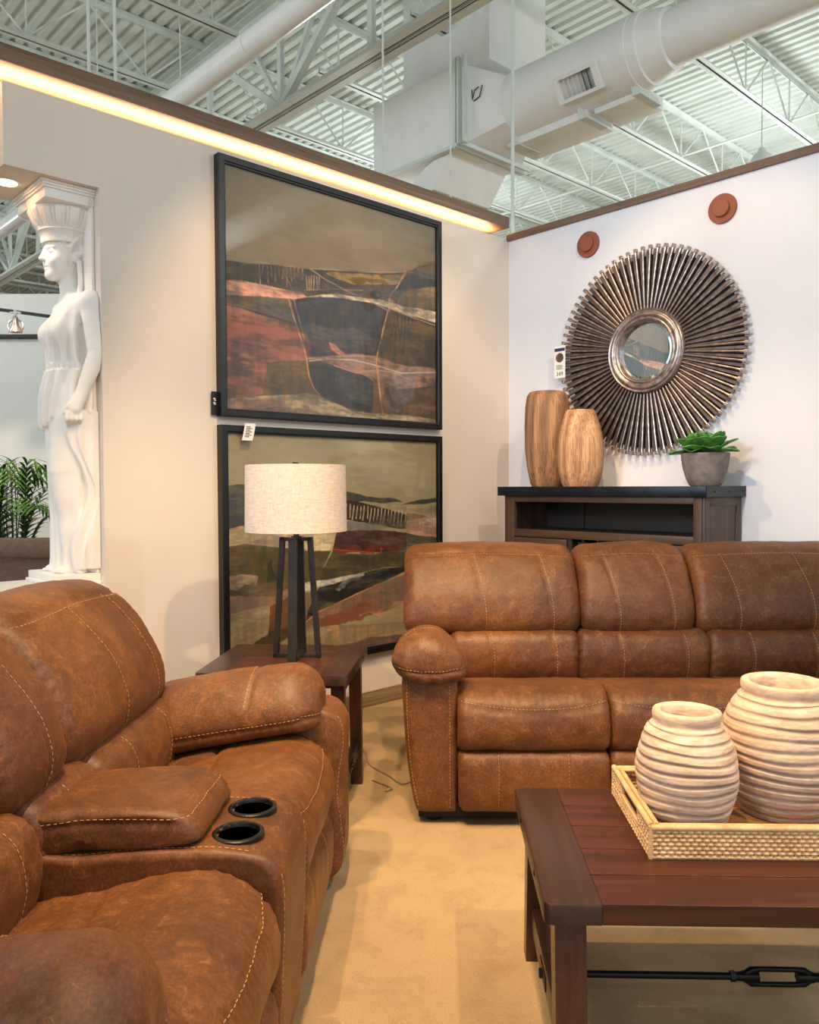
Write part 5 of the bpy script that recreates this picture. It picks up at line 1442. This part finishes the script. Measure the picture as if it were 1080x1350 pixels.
    for b in (-.034, .034):
        hd = -sm(-hd, ell((.078, b * .92, 1.452), (.020, .019, .013)), .010)      # eye hollows
        hd = sm(hd, ell((.056, b * .9, 1.451), (.013, .013, .0085)), .003)
        hd = sm(hd, cap((.066, b * .35, 1.470), (.052, b * 1.35, 1.468), .0055, .005), .008)   # brows
        hd = sm(hd, ell((.040, b * 1.25, 1.418), (.022, .016, .020)), .02)       # cheeks
    hd = sm(hd, cap((.067, 0, 1.466), (.086, 0, 1.424), .0075, .0095), .008)   # nose
    for b in (-.007, .007): hd = sm(hd, ell((.080, b, 1.422), (.008, .006, .006)), .004)
    hd = sm(hd, ell((.068, 0, 1.397), (.010, .018, .0055)), .003); hd = sm(hd, ell((.066, 0, 1.386), (.010, .015, .0055)), .003)
    S = sm(S, hd, .014)
    # hair: waved rolls drawn back from the parting, braid over the shoulder
    wave = .008 * np.sin(95 * (A * .55 + (Zg - 1.45)) + 3.0 * np.sin(38 * A)) + .003 * np.sin(160 * (Zg - .35 * A))
    hr = np.maximum(ell((-.018, 0, 1.490), (.092, .083, .066)) - wave, -(Zg - (1.512 - .95 * np.clip(.055 - A, 0, .12)) + .10 * np.clip(.05 - np.abs(B), 0, 1)))
    S = sm(S, hr, .005); S = sm(S, ell((-.060, 0, 1.44), (.050, .070, .060)) - wave, .01)
    for b in (-.01, .01): S = sm(S, ell((.066, b, 1.525), (.014, .012, .012)), .004)
    S = sm(S, ell((-.022, .064, 1.430), (.012, .008, .018)), .004)             # ear
    A, B, Zg = A0, B0, Z0
    for sg in (1, -1):
        P = densify([(-.040, sg * .078, 1.43), (-.042, sg * .080, 1.33), (-.018, sg * .105, 1.255), (-.002, sg * .118, 1.21), (-.012, sg * .132, 1.14)], .012)
        for p in P:
            lo = np.maximum(((p - .03 - org) / h).astype(int), 0); hi = np.minimum(((p + .03 - org) / h).astype(int) + 1, n); s3 = tuple(slice(a, b) for a, b in zip(lo, hi))
            d = np.sqrt((A[s3[0]] - p[0]) ** 2 + (B[:, s3[1]] - p[1]) ** 2 + (Zg[:, :, s3[2]] - p[2]) ** 2) - .0125
            S[s3] = np.minimum(S[s3], d)
    # toes of both feet
    for b, a in ((.085, .035), (-.06, .03)):
        S = sm(S, ell((a, b, .016), (.060, .032, .022)), .012)
        for i in range(5): S = sm(S, ell((a + .056 - .004 * i, b - .022 + .011 * i * (1 if b > 0 else 1), .009), (.012, .0055, .008)), .002)
    S = np.maximum(S, -.002 - Zg)
    S[0] = S[-1] = .01; S[:, 0] = S[:, -1] = .01; S[:, :, 0] = S[:, :, -1] = .01
    return surface_nets(S, org, h)

SX, SY, SZ = -2.918, .235, .907
st = thing('caryatid_statue', 'white plaster statue of a robed woman carrying a capital in the wall opening', 'statue', C3, RZL)
V, F = statue_body(); V = np.stack([np.minimum(SX - V[:, 0], -2.847), SY - V[:, 1], SZ + V[:, 2]], 1)
m = MB(); m.add(V, F.tolist()); o = m.build('body', M['plaster'], st, sharp=180)
sm_ = o.modifiers.new('smooth', 'SMOOTH'); sm_.factor = .2; sm_.iterations = 1
def clampx(mb):
    for v in mb.V: v[:, 0] = np.minimum(v[:, 0], -2.847)
    return mb
def egg(r, z, a):
    k = np.clip((z - 2.478) / .02, 0, 1) * np.clip((2.572 - z) / .02, 0, 1)
    ph = (a * 14 / (2 * PI)) % 1.0; e = abs(ph - .5) * 2
    return r * (1 + k * (.06 * math.cos(min(1, e / .72) * PI / 2) - (.05 if .74 < e < .86 else 0)))
pr_ = [(.0, 2.42), (.098, 2.42), (.100, 2.43), (.104, 2.462), (.110, 2.466), (.115, 2.472), (.110, 2.478), (.112, 2.481)] + [(.112 + .036 * math.sin(t * PI / 2), 2.483 + .087 * t) for t in np.linspace(.02, 1, 22)] + [(.135, 2.575), (0, 2.575)]
m = MB(); m.lathe(pr_, 224, (SX, SY, 0), rfun=egg); clampx(m).build('capital', M['plaster'], st, sharp=60)
m = MB()
m.span((-3.062, .056, 2.570), (-2.846, .414, 2.612), .002); m.span((-3.070, .048, 2.612), (-2.846, .422, 2.622), .002); m.span((-3.076, .042, 2.622), (-2.846, .428, 2.632), .002); m.span((-3.084, .034, 2.632), (-2.846, .436, 2.6435), .002)
m.build('abacus', M['plaster'], st)
m = MB(); m.span((-3.045, .048, .872), (-2.846, .42, .907), .003); m.span((-3.055, .038, .857), (-2.846, .43, .873), .003); m.build('plinth', M['plaster'], st)
m = MB(); m.span((-2.862, .06, .907), (-2.846, .41, 2.572), .004); m.build('back_slab', M['plaster'], st)

# ------------------------------------------------------------------ beyond the opening
ts = thing('taupe_sofa', 'taupe fabric sofa seen from behind through the wall opening', 'sofa', (-3.75, 5.5, 0), 0)
V, F = loft([(0, .08), (0, .78), (.01, .80), (.20, .80), (.22, .76), (.22, .08)], -1.35, 1.35, 20, 60, .03, 0); soft('back', V, F, [M['brown_fabric']], ts, (), .003, 5)
V, F = loft([(.0, .81), (-.015, .86), (.0, .925), (.03, .945), (.18, .945), (.22, .90), (.21, .82), (.10, .80)], -1.36, 1.36, 20, 60, .04, 0); soft('top_roll', V, F, [M['brown_fabric']], ts, (), .004, 5)
for x in (-1.35, 1.15):
    V, F = loft([(.0, .08), (.0, .62), (.03, .66), (.92, .66), (.95, .60), (.95, .08)], x, x + .2, 10, 60, .04, 0); soft('arm', V, F, [M['brown_fabric']], ts, (), .003, 5)
V, F = loft([(.18, .2), (.18, .46), (.22, .48), (.9, .47), (.95, .44), (.94, .2)], -1.15, 1.15, 20, 60, .04, 0); soft('seat', V, F, [M['brown_fabric']], ts, (), .003, 5)
m = MB()
for x in (-1.25, 1.25):
    for y in (.06, .88): m.lathe([(.02, 0), (.028, .09)], 14, (x, y, 0))
m.build('feet', M['iron'], ts)

pp = thing('potted_palm', 'green feathery palm standing behind the taupe sofa', 'palm', (-3.32, 6.75, 0), 0)
m = MB(); m.lathe([(0, 0), (.13, 0), (.145, .02), (.175, .30), (.18, .32), (.165, .32), (.16, .29), (0, .28)], 40); m.build('pot', M['concrete'], pp)
rp = random.Random(5)
for k in range(20):
    az = 2 * PI * k / 20 + rp.uniform(-.2, .2); hgt = rp.uniform(.80, 1.30); reach = rp.uniform(.3, .66); 
    if k % 3 == 0: hgt = rp.uniform(1.15, 1.32); reach = rp.uniform(.1, .3)
    path = densify([(.03 * math.cos(az), .03 * math.sin(az), .27), (.10 * math.cos(az), .10 * math.sin(az), .27 + hgt * .55), (reach * .55 * math.cos(az), reach * .55 * math.sin(az), .27 + hgt * .95), (reach * 1.15 * math.cos(az), reach * 1.15 * math.sin(az), .27 + hgt * .88)], .01)
    s = MB(); s.tube([tuple(p) for p in path[::3]], np.linspace(.007, .002, len(path[::3])), 6); fr = s.build('frond', M['stem'], pp)
    lf = MB(); n0 = int(len(path) * .42); nl = 17
    for i in range(nl):
        j = n0 + int((len(path) - 3 - n0) * i / (nl - 1)); p = path[j]; t = path[j + 2] - path[j]; t = t / np.linalg.norm(t)
        sd = np.cross(t, [0, 0, 1]); sd /= np.linalg.norm(sd) + 1e-6
        Lf = .22 * math.sin(PI * (i + 2.2) / (nl + 3)) + .06
        for sg in (-1, 1):
            d0 = sg * sd * .8 + t * .65; d0 /= np.linalg.norm(d0); w = np.cross(d0, np.cross(d0, [0, 0, 1])); w = np.cross(d0, [0, 0, 1]); w /= np.linalg.norm(w) + 1e-6
            L_, R_ = [], []
            for q in range(6):
                f = q / 5; c = p + d0 * Lf * f - np.array([0, 0, .35 * Lf * f * f]); ww = .013 * math.sin(PI * min(.97, f * .85 + .12)); L_.append(c + w * ww + np.array([0, 0, .25 * ww])); R_.append(c - w * ww + np.array([0, 0, .25 * ww]))
            n = len(L_); VV = []
            for q in range(n): VV += [L_[q], R_[q]]
            lf.add(VV, [(2 * q, 2 * q + 1, 2 * q + 3, 2 * q + 2) for q in range(n - 1)])
    lf.build('leaflets', M['palm'], fr)

# track with a lamp head in the far room
tk = thing('ceiling_track', 'thin dark lighting track hanging in the room behind the opening', 'lighting track', (-3.38, 6.6, 2.74), PI / 2 - PHI)
m = MB(); m.span((-2.5, -.016, 0), (2.0, .016, .022)); m.build('rail', M['duct_dark'], tk)
for x in (-1.6, .9): m = MB(); m.tube([(x, 0, .02), (x, 0, 3.2)], .004, 6); m.build('suspension', M['steel'], tk)
th_ = thing('track_spotlight', 'silver ring-shaped spotlight head hanging from the thin lighting track', 'spotlight', (-3.19, 6.6, 2.76 - .02), 0)
m = MB(); m.tube([(0, 0, 0), (0, 0, -.05)], .012, 10); m.span((-.04, -.012, -.03), (.04, .012, -.016)); m.build('adapter', M['steel'], th_)
m = MB(); m.lathe([(.0, -.05), (.02, -.055), (.024, -.12), (.05, -.165), (.052, -.18), (.0, -.182)], 24); m.build('lamp_body', M['silver'], th_)
m = MB(); m.tube([(.062 * math.cos(a), 0, -.13 + .05 * math.sin(a)) for a in np.linspace(0, 2 * PI, 28, endpoint=False)], .007, 8, closed=True); m.build('yoke', M['silver'], th_)
# ------------------------------------------------------------------ light
def spot(name, loc, to, power, col, size=60, blend=.5, rad=.04):
    l = bpy.data.lights.new(name, 'SPOT'); l.energy = power; l.color = col; l.spot_size = math.radians(size); l.spot_blend = blend; l.shadow_soft_size = rad
    o = bpy.data.objects.new(name, l); COL.objects.link(o); o.location = loc
    o.rotation_euler = (Vector(to) - Vector(loc)).to_track_quat('-Z', 'Y').to_euler(); return o
WARM = (1, .67, .37); WARM2 = (1, .78, .55)
for nm, a, b, p, s in (  # assumed warm track lamps, unseen, for the overlapping shadows
    ('track_or_fill_spot', (-1.2, .9, 4.3), (.9, 3.5, .7), 420, 46), ('track_or_fill_spot', (-.2, .6, 4.3), (-.8, 2.6, .6), 300, 50),
    ('track_or_fill_spot', (1.6, .4, 4.3), (-.4, 2.6, .4), 360, 52), ('track_or_fill_spot', (-.1, 1.2, 4.3), (.35, 2.2, 0), 430, 46),
    ('track_or_fill_spot', (.5, 2.2, 4.3), (-.2, 4.6, 1.2), 300, 54), ('track_or_fill_spot', (-.3, 3.0, 4.3), (1.9, 4.6, 1.5), 180, 44),
    ('track_or_fill_spot', (-.9, 1.9, 4.3), (.3, 2.6, 0), 330, 50)):
    spot(nm, a, b, p, WARM, s)
spot('track_or_fill_spot', (1.7, 1.6, 4.3), (.25, 5.1, 1.7), 230, WARM2, 40)  # added unseen warm fill on the corner end of the left wall
spot('assumed_cool_spot', (-5.5, -3.2, 3.6), (1.9, 4.5, 2.15), 1350, (.76, .88, 1), 26, .8, .6)  # assumed cool daylight: an added unseen spot that brightens the right wall
# LED tape glow under the board
l = bpy.data.lights.new('cove_light', 'AREA'); l.shape = 'RECTANGLE'; l.size = 6.2; l.size_y = .05; l.energy = 40; l.color = (1, .70, .43)
o = bpy.data.objects.new('cove_light', l); COL.objects.link(o); o.location = PL(3.2, -.07, 2.996); o.rotation_euler = (PI, 0, RZL)
# a spot on the far wall above the palm
spot('track_or_fill_spot', (-3.0, 6.0, 2.9), (-3.5, 7.4, 1.0), 110, WARM2, 60, .3)
for (x, y, e) in ((4.8, 11.0, 230), (-.5, 12.5, 150), (8.2, 6.0, 230), (6.5, 1.0, 300), (2.5, -3.5, 150), (-5.5, -2.0, 120), (-9.5, 5.5, 150), (-5.6, 5.6, 120), (-9.5, 13.5, 150), (0, 15, 230), (8, 13, 230)):  # added unseen point fills that brighten the deck, ducts and far room
    l = bpy.data.lights.new('fill_point', 'POINT'); l.energy = e; l.color = (.93, 1, .98); l.shadow_soft_size = .25
    o = bpy.data.objects.new('fill_point', l); COL.objects.link(o); o.location = (x, y, 4.4)
spot('track_or_fill_spot', (-3.0, 4.75, 2.9), (-3.1, 5.8, .8), 70, WARM2, 60, .5)  # added fill on the dark back of the taupe sofa, not a track lamp
spot('soffit_spot', PL(3.172, -.205, 2.62), PL(3.05, -.2, 0), 9, WARM2, 90, .6)

# assumed shop daylight: bright from the unseen left rear side, dimmer elsewhere
w = bpy.data.worlds.new('shop'); SC.world = w; w.use_nodes = True; nt = w.node_tree; bg = nt.nodes['Background']
tc = nt.nodes.new('ShaderNodeTexCoord'); dp = nt.nodes.new('ShaderNodeVectorMath'); dp.operation = 'DOT_PRODUCT'
d = Vector((-LV[0], -LV[1], .1)).normalized(); dp.inputs[1].default_value = d
nt.links.new(tc.outputs['Generated'], dp.inputs[0])
mr = nt.nodes.new('ShaderNodeMapRange'); mr.inputs['From Min'].default_value = -.2; mr.inputs['From Max'].default_value = 1; mr.inputs['To Min'].default_value = .36; mr.inputs['To Max'].default_value = 1.6
nt.links.new(dp.outputs['Value'], mr.inputs[0]); nt.links.new(mr.outputs[0], bg.inputs['Strength'])
bg.inputs['Color'].default_value = (.82, .91, 1, 1)

# ------------------------------------------------------------------ camera
f, pch, rol = 1065.2, .0323, -.0043
cam = bpy.data.cameras.new('camera'); cam.sensor_fit = 'VERTICAL'; cam.sensor_height = 36; cam.lens = 36 * f / 1350; cam.clip_start = .05; cam.clip_end = 100
co = bpy.data.objects.new('camera', cam); COL.objects.link(co)
fwd = Vector((0, math.cos(pch), -math.sin(pch))); up = Vector((0, math.sin(pch), math.cos(pch))); rt = Vector((1, 0, 0))
r2 = rt * math.cos(rol) + up * math.sin(rol); u2 = up * math.cos(rol) - rt * math.sin(rol)
co.matrix_world = Matrix((( r2.x, u2.x, -fwd.x, 0), (r2.y, u2.y, -fwd.y, 0), (r2.z, u2.z, -fwd.z, 1.3), (0, 0, 0, 1)))
SC.camera = co
SC.view_settings.view_transform = 'Standard'; SC.view_settings.look = 'None'; SC.view_settings.gamma = 1; SC.view_settings.use_curve_mapping = False
SC.view_settings.exposure = 0.0
SC.cycles.use_denoising = True
SC.cycles.max_bounces = 8; SC.cycles.diffuse_bounces = 5; SC.cycles.sample_clamp_indirect = 8
